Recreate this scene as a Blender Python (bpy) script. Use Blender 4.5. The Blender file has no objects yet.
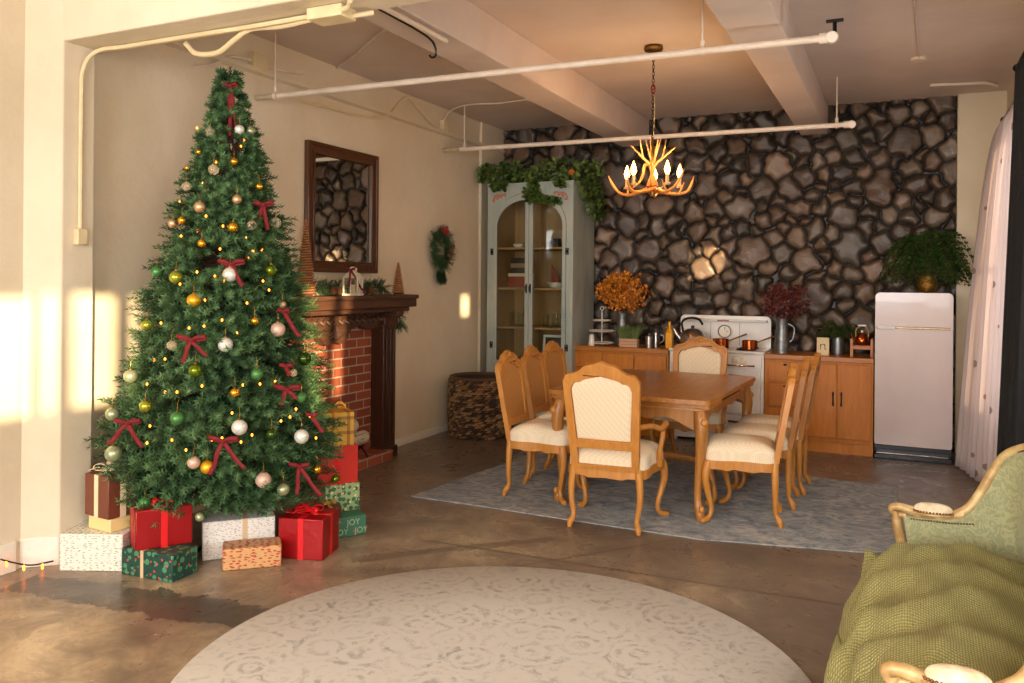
import bpy, math, random
import numpy as np
from math import sin, cos, pi, radians, sqrt
from mathutils import Vector, Matrix
from mathutils.geometry import tessellate_polygon
S = bpy.context.scene
COL = S.collection
# ------------------------------------------------------------------ camera
F_PX = 819.7; YAW = .4418; ROLL = .0088; HORIZON = 280.73; EYE = 1.55
_r = Vector((cos(YAW), sin(YAW), 0)); _f = Vector((-sin(YAW), cos(YAW), 0)); _u = Vector((0, 0, 1))
RGT = _r*cos(ROLL) + _u*sin(ROLL); UPV = _u*cos(ROLL) - _r*sin(ROLL)
cam_d = bpy.data.cameras.new('camera'); cam = bpy.data.objects.new('camera', cam_d); COL.objects.link(cam)
cam_d.sensor_width = 36; cam_d.lens = F_PX*36/1024; cam_d.shift_y = -(341.5-HORIZON)/1024
cam_d.clip_start = .05
M3 = Matrix((RGT, UPV, -_f)).transposed()
cam.matrix_world = Matrix.Translation((0, 0, EYE)) @ M3.to_4x4()
S.camera = cam
def hit(px, py, ax, val):                      # point on an axis plane seen at a pixel of the photograph
    d = _f*F_PX + RGT*(px-512) - UPV*(py-HORIZON)
    o = Vector((0, 0, EYE)); return o + d*((val-o[ax])/d[ax])
# ------------------------------------------------------------------ world, sun, daylight, exposure
W = bpy.data.worlds.new('world'); S.world = W; W.use_nodes = True
bg = W.node_tree.nodes['Background']; bg.inputs[0].default_value = (.96, .97, 1.0, 1); bg.inputs[1].default_value = 3.0
SUNV = Vector((-1, .90, -.165)).normalized()
sd = bpy.data.lights.new('sun', 'SUN'); sd.energy = 10.5; sd.angle = radians(.8); sd.color = (1, .76, .46)
so = bpy.data.objects.new('sun', sd); COL.objects.link(so); so.rotation_euler = SUNV.to_track_quat('-Z', 'Y').to_euler()
def area(name, loc, aim, sx, sy, e, col):
    d = bpy.data.lights.new(name, 'AREA'); d.shape = 'RECTANGLE'; d.size = sx; d.size_y = sy; d.energy = e; d.color = col
    o = bpy.data.objects.new(name, d); COL.objects.link(o); o.location = loc
    o.rotation_euler = (Vector(aim)-Vector(loc)).to_track_quat('-Z', 'Y').to_euler(); return o
area('daylight_fill_rear', (-1.6, -3.9, 2.0), (-2.0, 4, 1.0), 4.2, 1.7, 250, (.97, .97, 1.0))  # added area lamp behind the camera, standing in for soft daylight
area('daylight_fill_side', (.80, .9, 1.75), (-4, 2.6, 1.1), 2.6, 1.2, 72, (1, .97, .95))  # added fill lamp inside the right wall, standing in for window daylight
area('daylight_fill_far_side', (.78, 4.9, 1.7), (-4, 6.0, .8), 1.6, 1.2, 32, (1, .97, .95))  # added fill lamp in front of solid wall; no opening is cut here
vs = S.view_settings; vs.view_transform = 'Standard'; vs.look = 'None'; vs.gamma = 1; vs.exposure = 0.52; vs.use_curve_mapping = False
S.cycles.max_bounces = 8; S.cycles.transparent_max_bounces = 16; S.cycles.sample_clamp_indirect = 6
rnd = random.Random(7)
# ------------------------------------------------------------------ materials
def lin(c):
    return tuple(((x/255)/12.92 if x/255 <= .04045 else ((x/255+.055)/1.055)**2.4) for x in c)
def rgba(c): return (*lin(c), 1)
MATS = {}
class NT:
    def __init__(s, m): s.t = m.node_tree; s.n = s.t.nodes; s.l = s.t.links
    def a(s, typ, **k):
        n = s.n.new(typ)
        for kk, v in k.items():
            if kk.startswith('i_'):
                key = kk[2:].replace('_', ' ')
                n.inputs[int(key) if key.isdigit() else key].default_value = v
            else: setattr(n, kk, v)
        return n
    def k(s, a, b): s.l.new(a, b)
    def ramp(s, fac, stops):
        n = s.n.new('ShaderNodeValToRGB'); e = n.color_ramp.elements
        while len(e) < len(stops): e.new(.5)
        for i, (p, c) in enumerate(stops): e[i].position = p; e[i].color = c if len(c) == 4 else rgba(c)
        s.k(fac, n.inputs[0]); return n.outputs[0]
    def mix(s, fac, a, b, mode='MIX'):
        n = s.n.new('ShaderNodeMix'); n.data_type = 'RGBA'; n.blend_type = mode
        for i, v in ((0, fac), (6, a), (7, b)):
            if hasattr(v, 'links'): s.k(v, n.inputs[i])
            else: n.inputs[i].default_value = v if i == 0 or len(v) == 4 else rgba(v)
        return n.outputs[2]
    def math(s, op, a, b=0, c=0):
        n = s.n.new('ShaderNodeMath'); n.operation = op
        for i, v in enumerate((a, b, c)):
            if hasattr(v, 'links'): s.k(v, n.inputs[i])
            else: n.inputs[i].default_value = v
        return n.outputs[0]
    def coord(s, scale=(1, 1, 1), rot=(0, 0, 0), kind='Object'):
        tc = s.n.new('ShaderNodeTexCoord'); mp = s.n.new('ShaderNodeMapping')
        mp.inputs['Scale'].default_value = scale; mp.inputs['Rotation'].default_value = rot
        s.k(tc.outputs[kind], mp.inputs[0]); return mp.outputs[0]
    def noise(s, vec, scale, detail=4, rough=.6, dist=0):
        n = s.a('ShaderNodeTexNoise', i_Scale=scale, i_Detail=detail, i_Roughness=rough, i_Distortion=dist)
        s.k(vec, n.inputs['Vector']); return n.outputs[0]
    def voro(s, vec, scale, feat='F1', out='Distance', rand=1):
        n = s.n.new('ShaderNodeTexVoronoi'); n.feature = feat; n.inputs['Scale'].default_value = scale
        if 'Randomness' in n.inputs: n.inputs['Randomness'].default_value = rand
        s.k(vec, n.inputs['Vector']); return n.outputs[out]
    def bump(s, h, strength, dist=.01):
        b = s.a('ShaderNodeBump', i_Strength=strength, i_Distance=dist); s.k(h, b.inputs['Height'])
        s.k(b.outputs[0], s.b.inputs['Normal']); return b
def new(name, rough=.5, metal=0, col=(200, 200, 200), **kw):
    m = bpy.data.materials.new(name); m.use_nodes = True; t = NT(m); t.b = m.node_tree.nodes['Principled BSDF']
    t.b.inputs['Roughness'].default_value = rough; t.b.inputs['Metallic'].default_value = metal
    t.b.inputs['Base Color'].default_value = rgba(col)
    for k_, v in kw.items(): t.b.inputs[k_.replace('_', ' ')].default_value = v
    MATS[name] = m; return m, t
def plain(name, col, rough=.5, metal=0, var=None, vscale=8, bump=0, bscale=60, vscl=(1, 1, 1), **kw):
    m, t = new(name, rough, metal, col, **kw)
    if var or bump:
        v = t.coord(vscl)
    if var:
        t.k(t.ramp(t.noise(v, vscale), [(.3, col), (.7, var)]), t.b.inputs['Base Color'])
    if bump: t.bump(t.noise(v, bscale), bump)
    return m
def wood(name, c1, c2, axis=2, scale=3, rough=.42, coat=0, dark=None):
    m, t = new(name, rough); sc = [14, 14, 14]; sc[axis] = 1.3
    v = t.coord(tuple(sc)); f = t.noise(v, scale, 6, .65, .6)
    st = [(.28, c1), (.72, c2)]
    col = t.ramp(f, st)
    f2 = t.noise(t.coord((2, 2, 2)), 2.5, 3)
    col = t.mix(t.math('MULTIPLY', f2, .5), col, dark or tuple(int(x*.75) for x in c1))
    t.k(col, t.b.inputs['Base Color']); t.bump(f, .12, .004)
    t.b.inputs['Coat Weight'].default_value = coat; t.b.inputs['Coat Roughness'].default_value = .25
    return m
def attr_mat(name, rough=.6, var=0, **kw):
    m, t = new(name, rough, **kw); a = t.a('ShaderNodeVertexColor', layer_name='Col')
    c = a.outputs[0]
    if var: c = t.mix(var, c, t.ramp(t.noise(t.coord(), 18, 6), [(.3, (0, 0, 0)), (.7, (255, 255, 255))]), 'OVERLAY')
    t.k(c, t.b.inputs['Base Color']); t.c = c; return m, t
# plaster
m, t = new('plaster', .85)
v = t.coord((1, 1, 1)); n1 = t.noise(v, 1.1, 5, .6); n2 = t.noise(t.coord((1, 1, .4)), 6, 6, .7)
c = t.ramp(n1, [(.3, (208, 192, 162)), (.7, (224, 210, 184))])
c = t.mix(t.ramp(n2, [(.62, (0, 0, 0)), (.80, (150, 150, 150))]), c, (176, 156, 124))
t.k(c, t.b.inputs['Base Color']); t.bump(t.noise(v, 14, 8, .6), .35, .01)
m, t = new('ceiling_paint', .8)
c = t.ramp(t.noise(t.coord(), 1.3, 4), [(.3, (206, 188, 174)), (.7, (220, 204, 192))])
t.k(c, t.b.inputs['Base Color']); t.bump(t.noise(t.coord((1, 5, 1)), 3, 4), .25, .01)
plain('white_trim', (232, 226, 212), .6, var=(220, 212, 194), bump=.1)
plain('white_pipe', (232, 216, 198), .45, var=(214, 196, 172), vscale=5)
plain('aged_pipe', (196, 178, 146), .5, var=(150, 130, 98), vscale=4)
plain('cream_conduit', (226, 208, 166), .5, var=(206, 186, 142), vscale=5)
# floor
m, t = new('stained_concrete', .3)
v = t.coord(); n1 = t.noise(v, .75, 8, .68, .8); n2 = t.noise(v, 3.2, 10, .7, 1.5); n3 = t.noise(v, 26, 6, .7)
c = t.ramp(n1, [(.34, (98, 84, 70)), (.46, (142, 122, 98)), (.56, (176, 152, 120)), (.68, (212, 188, 148))])
c = t.mix(t.ramp(n2, [(.46, (0, 0, 0)), (.62, (190, 190, 190))]), c, (112, 94, 78))
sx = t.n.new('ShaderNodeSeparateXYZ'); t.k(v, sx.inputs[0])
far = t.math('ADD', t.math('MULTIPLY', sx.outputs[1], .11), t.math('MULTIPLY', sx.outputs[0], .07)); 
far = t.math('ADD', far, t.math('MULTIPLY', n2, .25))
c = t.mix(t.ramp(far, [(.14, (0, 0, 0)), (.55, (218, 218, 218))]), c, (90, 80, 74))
# dark oil stain band in the left foreground and its thin crack
def band(ax, ay, bx, by, w, wob):
    L = sqrt((bx-ax)**2+(by-ay)**2); dx, dy = (bx-ax)/L, (by-ay)/L
    u = t.math('ADD', t.math('MULTIPLY', t.math('SUBTRACT', sx.outputs[0], ax), dx), t.math('MULTIPLY', t.math('SUBTRACT', sx.outputs[1], ay), dy))
    q = t.math('ADD', t.math('MULTIPLY', t.math('SUBTRACT', sx.outputs[0], ax), -dy), t.math('MULTIPLY', t.math('SUBTRACT', sx.outputs[1], ay), dx))
    q = t.math('ADD', t.math('ABSOLUTE', q), t.math('MULTIPLY', t.math('SUBTRACT', n2, .5), wob))
    e = t.math('MAXIMUM', t.math('SUBTRACT', u, L), t.math('MULTIPLY', u, -1))
    d = t.math('MAXIMUM', q, t.math('ADD', e, 0))
    return t.math('LESS_THAN', d, w)
def mx(col, mask, colr, k=.8): return t.mix(t.math('MULTIPLY', mask, k), col, colr)
c = mx(c, band(-3.9, 2.72, -2.35, 2.92, .13, .35), (66, 58, 52), .85)
c = mx(c, band(-2.7, 3.75, -1.9, 4.55, .04, .12), (70, 58, 46), .5)
c = mx(c, band(-2.5, 4.2, .4, 4.28, .012, .05), (62, 48, 40), .6)
c = mx(c, band(-1.9, 4.0, -1.2, 4.9, .010, .05), (62, 48, 40), .5)
spk = t.voro(v, 2.6); c = mx(c, t.math('LESS_THAN', spk, .035), (48, 38, 32), .9)
spk = t.voro(t.coord((1, 1, 1), (0, 0, .7)), 5.1); c = mx(c, t.math('LESS_THAN', spk, .03), (206, 186, 156), .6)
c = t.mix(t.ramp(n3, [(.4, (0, 0, 0)), (.75, (90, 90, 90))]), c, (176, 146, 108))
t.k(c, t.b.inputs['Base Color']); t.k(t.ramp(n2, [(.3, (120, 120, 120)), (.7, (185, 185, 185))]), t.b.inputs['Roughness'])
t.bump(n3, .10, .004)
# woods
wood('chair_wood', (184, 116, 42), (214, 148, 66), 2, 3, .45, .05)
wood('table_wood', (150, 88, 28), (206, 142, 66), 1, 2.2, .30, .2, dark=(110, 62, 22))
wood('table_leg_wood', (158, 98, 34), (204, 142, 68), 2, 3, .4, .1, dark=(100, 58, 22))
wood('cabinet_wood', (186, 106, 4), (214, 138, 16), 2, 2, .5, 0, dark=(160, 72, 8))
wood('worktop_wood', (164, 92, 14), (204, 130, 34), 0, 2, .4, .1)
wood('mantel_wood', (60, 36, 22), (104, 66, 42), 1, 3, .6, 0)
wood('mantel_upright_wood', (56, 32, 20), (92, 56, 36), 2, 3, .45, .1)
wood('mirror_wood', (62, 32, 14), (108, 62, 28), 2, 3, .35, .3)
wood('rack_wood', (176, 100, 40), (208, 134, 62), 2, 3, .45)
wood('crate_wood', (200, 150, 110), (222, 176, 136), 0, 3, .6)
wood('inner_wood', (166, 124, 74), (190, 148, 94), 2, 2, .6)
plain('black_metal', (22, 20, 20), .4, .6)
plain('black_plastic', (20, 20, 22), .3)
plain('steel', (190, 184, 176), .28, 1, var=(140, 134, 126), vscale=14)
plain('galvanised', (150, 152, 150), .42, .9, var=(112, 114, 114), vscale=20)
plain('copper', (206, 110, 56), .22, 1, var=(160, 78, 36), vscale=10)
plain('brass', (150, 112, 56), .35, 1, var=(96, 68, 34), vscale=20)
plain('gilt', (176, 128, 48), .35, .8, var=(96, 62, 22), vscale=60, bump=.5, bscale=90)
plain('enamel', (236, 230, 220), .22, var=(228, 220, 208), vscale=3, Coat_Weight=.4)
plain('enamel_pink', (204, 186, 178), .28, var=(194, 176, 168), vscale=2, Coat_Weight=.3)
plain('grey_chrome', (150, 140, 130), .2, 1)
plain('dark_line', (58, 50, 44), .6)
# fabrics
m, t = new('seat_fabric', .9)
v = t.coord((1, 1, 1), (.6, .6, .785)); ch = t.a('ShaderNodeTexChecker', i_Scale=95.); t.k(v, ch.inputs[0])
c = t.mix(t.math('MULTIPLY', ch.outputs[1], .45), (236, 218, 186), (206, 182, 146)); t.k(c, t.b.inputs['Base Color']); t.bump(ch.outputs[1], .15, .002)
m, t = new('cane', .6)
v = t.coord((1, 1, 1), (.785, 0, .4)); ch = t.a('ShaderNodeTexChecker', i_Scale=110.); t.k(v, ch.inputs[0])
c = t.mix(ch.outputs[1], (206, 148, 78), (158, 100, 48)); t.k(c, t.b.inputs['Base Color']); t.bump(ch.outputs[1], .4, .003)
m, t = new('brocade', .62); v = t.coord((1, 1, .8))
f = t.noise(v, 13, 2, .5, 2.6); f2 = t.math('PINGPONG', t.math('MULTIPLY', f, 5), .5)
c = t.ramp(f2, [(.20, (136, 140, 100)), (.34, (158, 156, 112))]); t.k(c, t.b.inputs['Base Color']); t.bump(f2, .2, .003)
t.b.inputs['Sheen Weight'].default_value = .3
m, t = new('chenille', .95)
v = t.coord((1, 1, 1)); ws = []
for ax in ('X', 'Y'):
    w_ = t.a('ShaderNodeTexWave', wave_type='BANDS', bands_direction=ax, wave_profile='SIN', i_Scale=34. if ax == 'Y' else 44., i_Distortion=2.2, i_Detail=2.)
    w_.inputs['Detail Scale'].default_value = .6; t.k(v, w_.inputs[0]); ws.append(w_.outputs[1])
h = t.math('MULTIPLY', ws[0], ws[1]); h = t.math('ADD', h, t.math('MULTIPLY', t.noise(v, 90, 3), .4))
c = t.ramp(h, [(.1, (112, 108, 60)), (.8, (178, 170, 112))]); t.k(c, t.b.inputs['Base Color']); t.bump(h, .7, .008)
t.b.inputs['Sheen Weight'].default_value = .05; t.b.inputs['Specular IOR Level'].default_value = .1
m, t = new('pad_fabric', .9); c = t.ramp(t.noise(t.coord(), 30, 5), [(.3, (204, 178, 138)), (.6, (232, 214, 182))]); t.k(c, t.b.inputs['Base Color']); t.bump(t.noise(t.coord(), 80), .5)
plain('gilt_frame', (208, 184, 128), .45, .15, var=(150, 108, 56), vscale=16, bump=.2, bscale=20)
plain('nail_brass', (128, 92, 56), .35, .9)
# rugs
m, t = new('blue_rug', .97); v = t.coord(); n1 = t.noise(v, 2.2, 7, .7, 1.2); n2 = t.noise(t.coord((1, 1.35, 1)), 6.5, 9, .72, 1.8)
c = t.ramp(n2, [(.36, (104, 114, 120)), (.50, (150, 152, 150)), (.64, (186, 178, 168))])
c = t.mix(t.ramp(n1, [(.48, (0, 0, 0)), (.62, (150, 150, 150))]), c, (112, 122, 128)); t.k(c, t.b.inputs['Base Color']); t.bump(n2, .3, .004)
m, t = new('round_rug', .98); v = t.coord(); sx = t.n.new('ShaderNodeSeparateXYZ'); t.k(v, sx.inputs[0])
r2 = t.math('SQRT', t.math('ADD', t.math('MULTIPLY', sx.outputs[0], sx.outputs[0]), t.math('MULTIPLY', sx.outputs[1], sx.outputs[1])))
n2 = t.noise(v, 16, 8, .75, 1.2); n3 = t.noise(v, 5, 5, .7, 2.0)
vo = t.voro(v, 5.2, rand=.7); orn = t.math('PINGPONG', t.math('MULTIPLY', t.math('ADD', vo, t.math('MULTIPLY', n3, .3)), 4), .5)
ringm = t.math('PINGPONG', t.math('MULTIPLY', r2, 2.6), .5)
m1 = t.ramp(ringm, [(.18, (0, 0, 0)), (.30, (210, 210, 210)), (.5, (120, 120, 120))])
m2 = t.ramp(orn, [(.15, (0, 0, 0)), (.35, (255, 255, 255))]); m3 = t.ramp(n2, [(.46, (0, 0, 0)), (.60, (255, 255, 255))])
k = t.math('MULTIPLY', t.math('MULTIPLY', m2, m3), t.math('ADD', t.math('MULTIPLY', m1, .6), .35))
c = t.mix(t.math('MULTIPLY', k, 1.1), (196, 190, 180), (132, 130, 128)); t.k(c, t.b.inputs['Base Color']); t.bump(n2, .25, .004)
# bricks
m, t = new('brick', .85); tc = t.coord((1, 1, 1), (0, 0, 0)); sp = t.n.new('ShaderNodeSeparateXYZ'); t.k(tc, sp.inputs[0])
cb = t.n.new('ShaderNodeCombineXYZ'); t.k(sp.outputs[1], cb.inputs[0]); t.k(sp.outputs[2], cb.inputs[1])
br = t.a('ShaderNodeTexBrick', i_Scale=1., i_Color1=rgba((168, 84, 52)), i_Color2=rgba((122, 56, 38)), i_Mortar=rgba((186, 166, 140)))
br.inputs['Mortar Size'].default_value = .006; br.inputs['Brick Width'].default_value = .21; br.inputs['Row Height'].default_value = .075; br.inputs['Bias'].default_value = -.1
t.k(cb.outputs[0], br.inputs[0]); c = t.mix(t.math('MULTIPLY', t.noise(tc, 12, 5), .35), br.outputs[0], (96, 46, 34)); t.k(c, t.b.inputs['Base Color'])
t.bump(t.math('SUBTRACT', 1, br.outputs[1]), .5, .01)
# stone wall
m, t = attr_mat('stone', .30, 0)
v = t.coord(); n = t.noise(v, 9, 8, .7, .8); n2 = t.noise(v, 3, 5, .6)
c = t.mix(t.ramp(n, [(.3, (0, 0, 0)), (.7, (150, 150, 150))]), t.c, t.mix(1, t.c, (70, 52, 40), 'MULTIPLY'))
c = t.mix(t.ramp(n2, [(.52, (0, 0, 0)), (.7, (80, 80, 80))]), c, (126, 98, 72)); t.k(c, t.b.inputs['Base Color']); t.bump(n, .6, .02)
# glass, mirror, lights
m, t = new('thin_glass', .05); out = t.n['Material Output']; tr = t.a('ShaderNodeBsdfTransparent', i_Color=(.93, .96, .93, 1)); gl = t.a('ShaderNodeBsdfGlossy', i_Roughness=.03)
fr = t.a('ShaderNodeLayerWeight', i_Blend=.18); ms = t.n.new('ShaderNodeMixShader'); t.k(fr.outputs[1], ms.inputs[0]); t.k(tr.outputs[0], ms.inputs[1]); t.k(gl.outputs[0], ms.inputs[2]); t.k(ms.outputs[0], out.inputs[0])
plain('mirror_glass', (214, 214, 206), .02, 1)
def emit(name, col, e):
    m, t = new(name, .4, 0, col); t.b.inputs['Emission Color'].default_value = rgba(col); t.b.inputs['Emission Strength'].default_value = e; return m
emit('bulb_warm', (255, 166, 74), 34); emit('fairy_bulb', (255, 128, 36), 7); plain('fairy_shell', (238, 170, 70), .3)
# sheer curtain
m, t = new('sheer', .8); out = t.n['Material Output']; v = t.coord((1, 1, 1)); vo = t.voro(v, 5.5); lf = t.math('LESS_THAN', vo, .16)
col = t.mix(lf, (228, 218, 216), (172, 152, 144)); d = t.a('ShaderNodeBsdfDiffuse'); t.k(col, d.inputs[0]); tl = t.a('ShaderNodeBsdfTranslucent'); t.k(col, tl.inputs[0])
ms = t.n.new('ShaderNodeMixShader'); ms.inputs[0].default_value = .5; t.k(d.outputs[0], ms.inputs[1]); t.k(tl.outputs[0], ms.inputs[2]); t.k(ms.outputs[0], out.inputs[0])
plain('dark_drape', (26, 30, 32), .9, var=(18, 20, 22))
# greens
attr_mat('needles', .7)[1].b.inputs['Specular IOR Level'].default_value = .25
attr_mat('leaf', .5)
plain('bark', (72, 50, 34), .9, bump=.5)
plain('velvet_red', (128, 8, 18), .75, var=(96, 6, 14), vscale=30)
plain('ribbon_red', (214, 20, 26), .35)
plain('ribbon_cream', (232, 212, 170), .5)
plain('ribbon_gold', (214, 160, 60), .3, .5)
plain('ribbon_tan', (206, 176, 136), .5)
m_ = plain('foil_red', (158, 18, 22), .28, .35, bump=.3, bscale=9)
plain('foil_red_pink', (206, 52, 44), .35, .2, bump=.3, bscale=9)
plain('paper_brown', (112, 58, 36), .5, bump=.3, bscale=7)
plain('paper_brown_dark', (74, 38, 28), .4)
plain('paper_cream', (232, 206, 140), .5)
def wrap(name, base, spots, scale, th, stretch=(1, 1, 1)):
    m, t = new(name, .55); t.k(t.coord(), (mp := t.a('ShaderNodeMapping', i_Scale=stretch)).inputs[0]); v = mp.outputs[0]
    c = base
    for i, (sc, rot) in enumerate(spots):
        mm = t.a('ShaderNodeMapping', i_Rotation=(i*1.3, .4*i, .8*i)) if th > .3 else t.a('ShaderNodeMapping', i_Location=(i*.37, i*.21, i*.13))
        t.k(v, mm.inputs[0]); c = t.mix(t.math('LESS_THAN', t.voro(mm.outputs[0], scale, rand=.45 if th == 0 else .6), rot), c, sc)
    t.k(c, t.b.inputs['Base Color']); return m
wrap('wrap_white', (226, 220, 204), [((136, 154, 126), .20), ((204, 136, 112), .13), ((172, 172, 146), .2), ((156, 168, 142), .2)], 30, 0, (1, 1, 2.6))
wrap('wrap_white_fine', (226, 220, 210), [((168, 168, 156), .22), ((206, 148, 126), .12), ((156, 164, 150), .2), ((180, 172, 162), .22)], 34, 0, (1, 1, 2.2))
wrap('wrap_holly', (22, 66, 54), [((74, 132, 92), .42), ((20, 54, 46), .3), ((206, 60, 52), .17)], 26, 1)
wrap('wrap_lightholly', (150, 168, 116), [((52, 104, 66), .42), ((214, 206, 150), .26), ((196, 72, 52), .16)], 30, 1)
wrap('wrap_kraft', (200, 154, 100), [((176, 52, 40), .26), ((186, 60, 44), .22), ((60, 104, 62), .14), ((170, 60, 40), .26)], 26, 0, (1, 1, 2.4))
plain('joy_ink', (168, 184, 150), .6)
wrap('wrap_joy', (58, 116, 88), [((196, 84, 60), .14)], 13, 0)
m, t = new('wrap_plaid', .35, .2); v = t.coord(); c = (206, 156, 62)
sp = t.n.new('ShaderNodeSeparateXYZ'); t.k(v, sp.inputs[0])
for i in (0, 2):
    c = t.mix(t.math('MULTIPLY', t.math('LESS_THAN', t.math('PINGPONG', t.math('ADD', sp.outputs[i], 10), .045), .010), .55), c, (92, 54, 30))
t.k(c, t.b.inputs['Base Color'])
m, t = new('birch_bark', .8); v = t.coord((6, 1, 6)); c = t.ramp(t.noise(v, 6, 6, .7), [(.35, (120, 104, 84)), (.5, (212, 198, 172))]); t.k(c, t.b.inputs['Base Color']); t.bump(t.noise(v, 9), .4)
plain('log_end', (190, 150, 100), .8)
# woven basket
attr_mat('seagrass', .8, 0); attr_mat('rope', .75, 0)
# painted china cabinet
m, t = new('duck_egg_paint', .6); v = t.coord((3, 3, .7)); n = t.noise(v, 2.4, 7, .65, .4)
c = t.ramp(n, [(.32, (140, 152, 142)), (.55, (166, 172, 160)), (.74, (184, 168, 146))]); t.k(c, t.b.inputs['Base Color']); t.bump(t.noise(v, 20), .15)
plain('carving', (186, 122, 92), .6)
def ball_mat(name, col, rough, metal, **k): return plain(name, col, rough, metal, **k)
ball_mat('ball_gold', (222, 164, 50), .16, .85); ball_mat('ball_yellow', (226, 170, 36), .3, .6); ball_mat('ball_silver', (214, 214, 200), .34, .25, bump=.3, bscale=30, Coat_Weight=.6)
ball_mat('ball_champagne', (206, 170, 128), .22, .6); ball_mat('ball_rose', (206, 172, 150), .4, .25, bump=.4, bscale=26); ball_mat('ball_green', (72, 128, 66), .3, .4)
ball_mat('ball_olive', (104, 124, 22), .14, .7); ball_mat('ball_darkgreen', (52, 76, 22), .12, .6); ball_mat('ball_lime', (160, 164, 54), .18, .7); ball_mat('ball_sage', (160, 168, 128), .25, .5)
m, t = new('ball_glass', .04, 0, (250, 232, 196)); t.b.inputs['Transmission Weight'].default_value = .75; t.b.inputs['IOR'].default_value = 1.2
plain('pale_sign', (222, 200, 156), .7); plain('bottle_yellow', (222, 152, 10), .25); plain('ceramic', (230, 220, 200), .35)
plain('book_red', (150, 62, 40), .7); plain('book_dark', (60, 46, 38), .7); plain('book_tan', (160, 132, 96), .7); plain('page', (220, 204, 170), .8)
attr_mat('antler', .5)
plain('candle_sleeve', (196, 164, 112), .6)
plain('orange_leaf', (206, 122, 22), .7, var=(170, 86, 14), vscale=40); plain('burgundy_leaf', (98, 40, 34), .8, var=(70, 30, 26), vscale=40)
plain('berry', (150, 20, 22), .3); plain('cone_brown', (104, 66, 36), .8, bump=.6, bscale=60)
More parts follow.
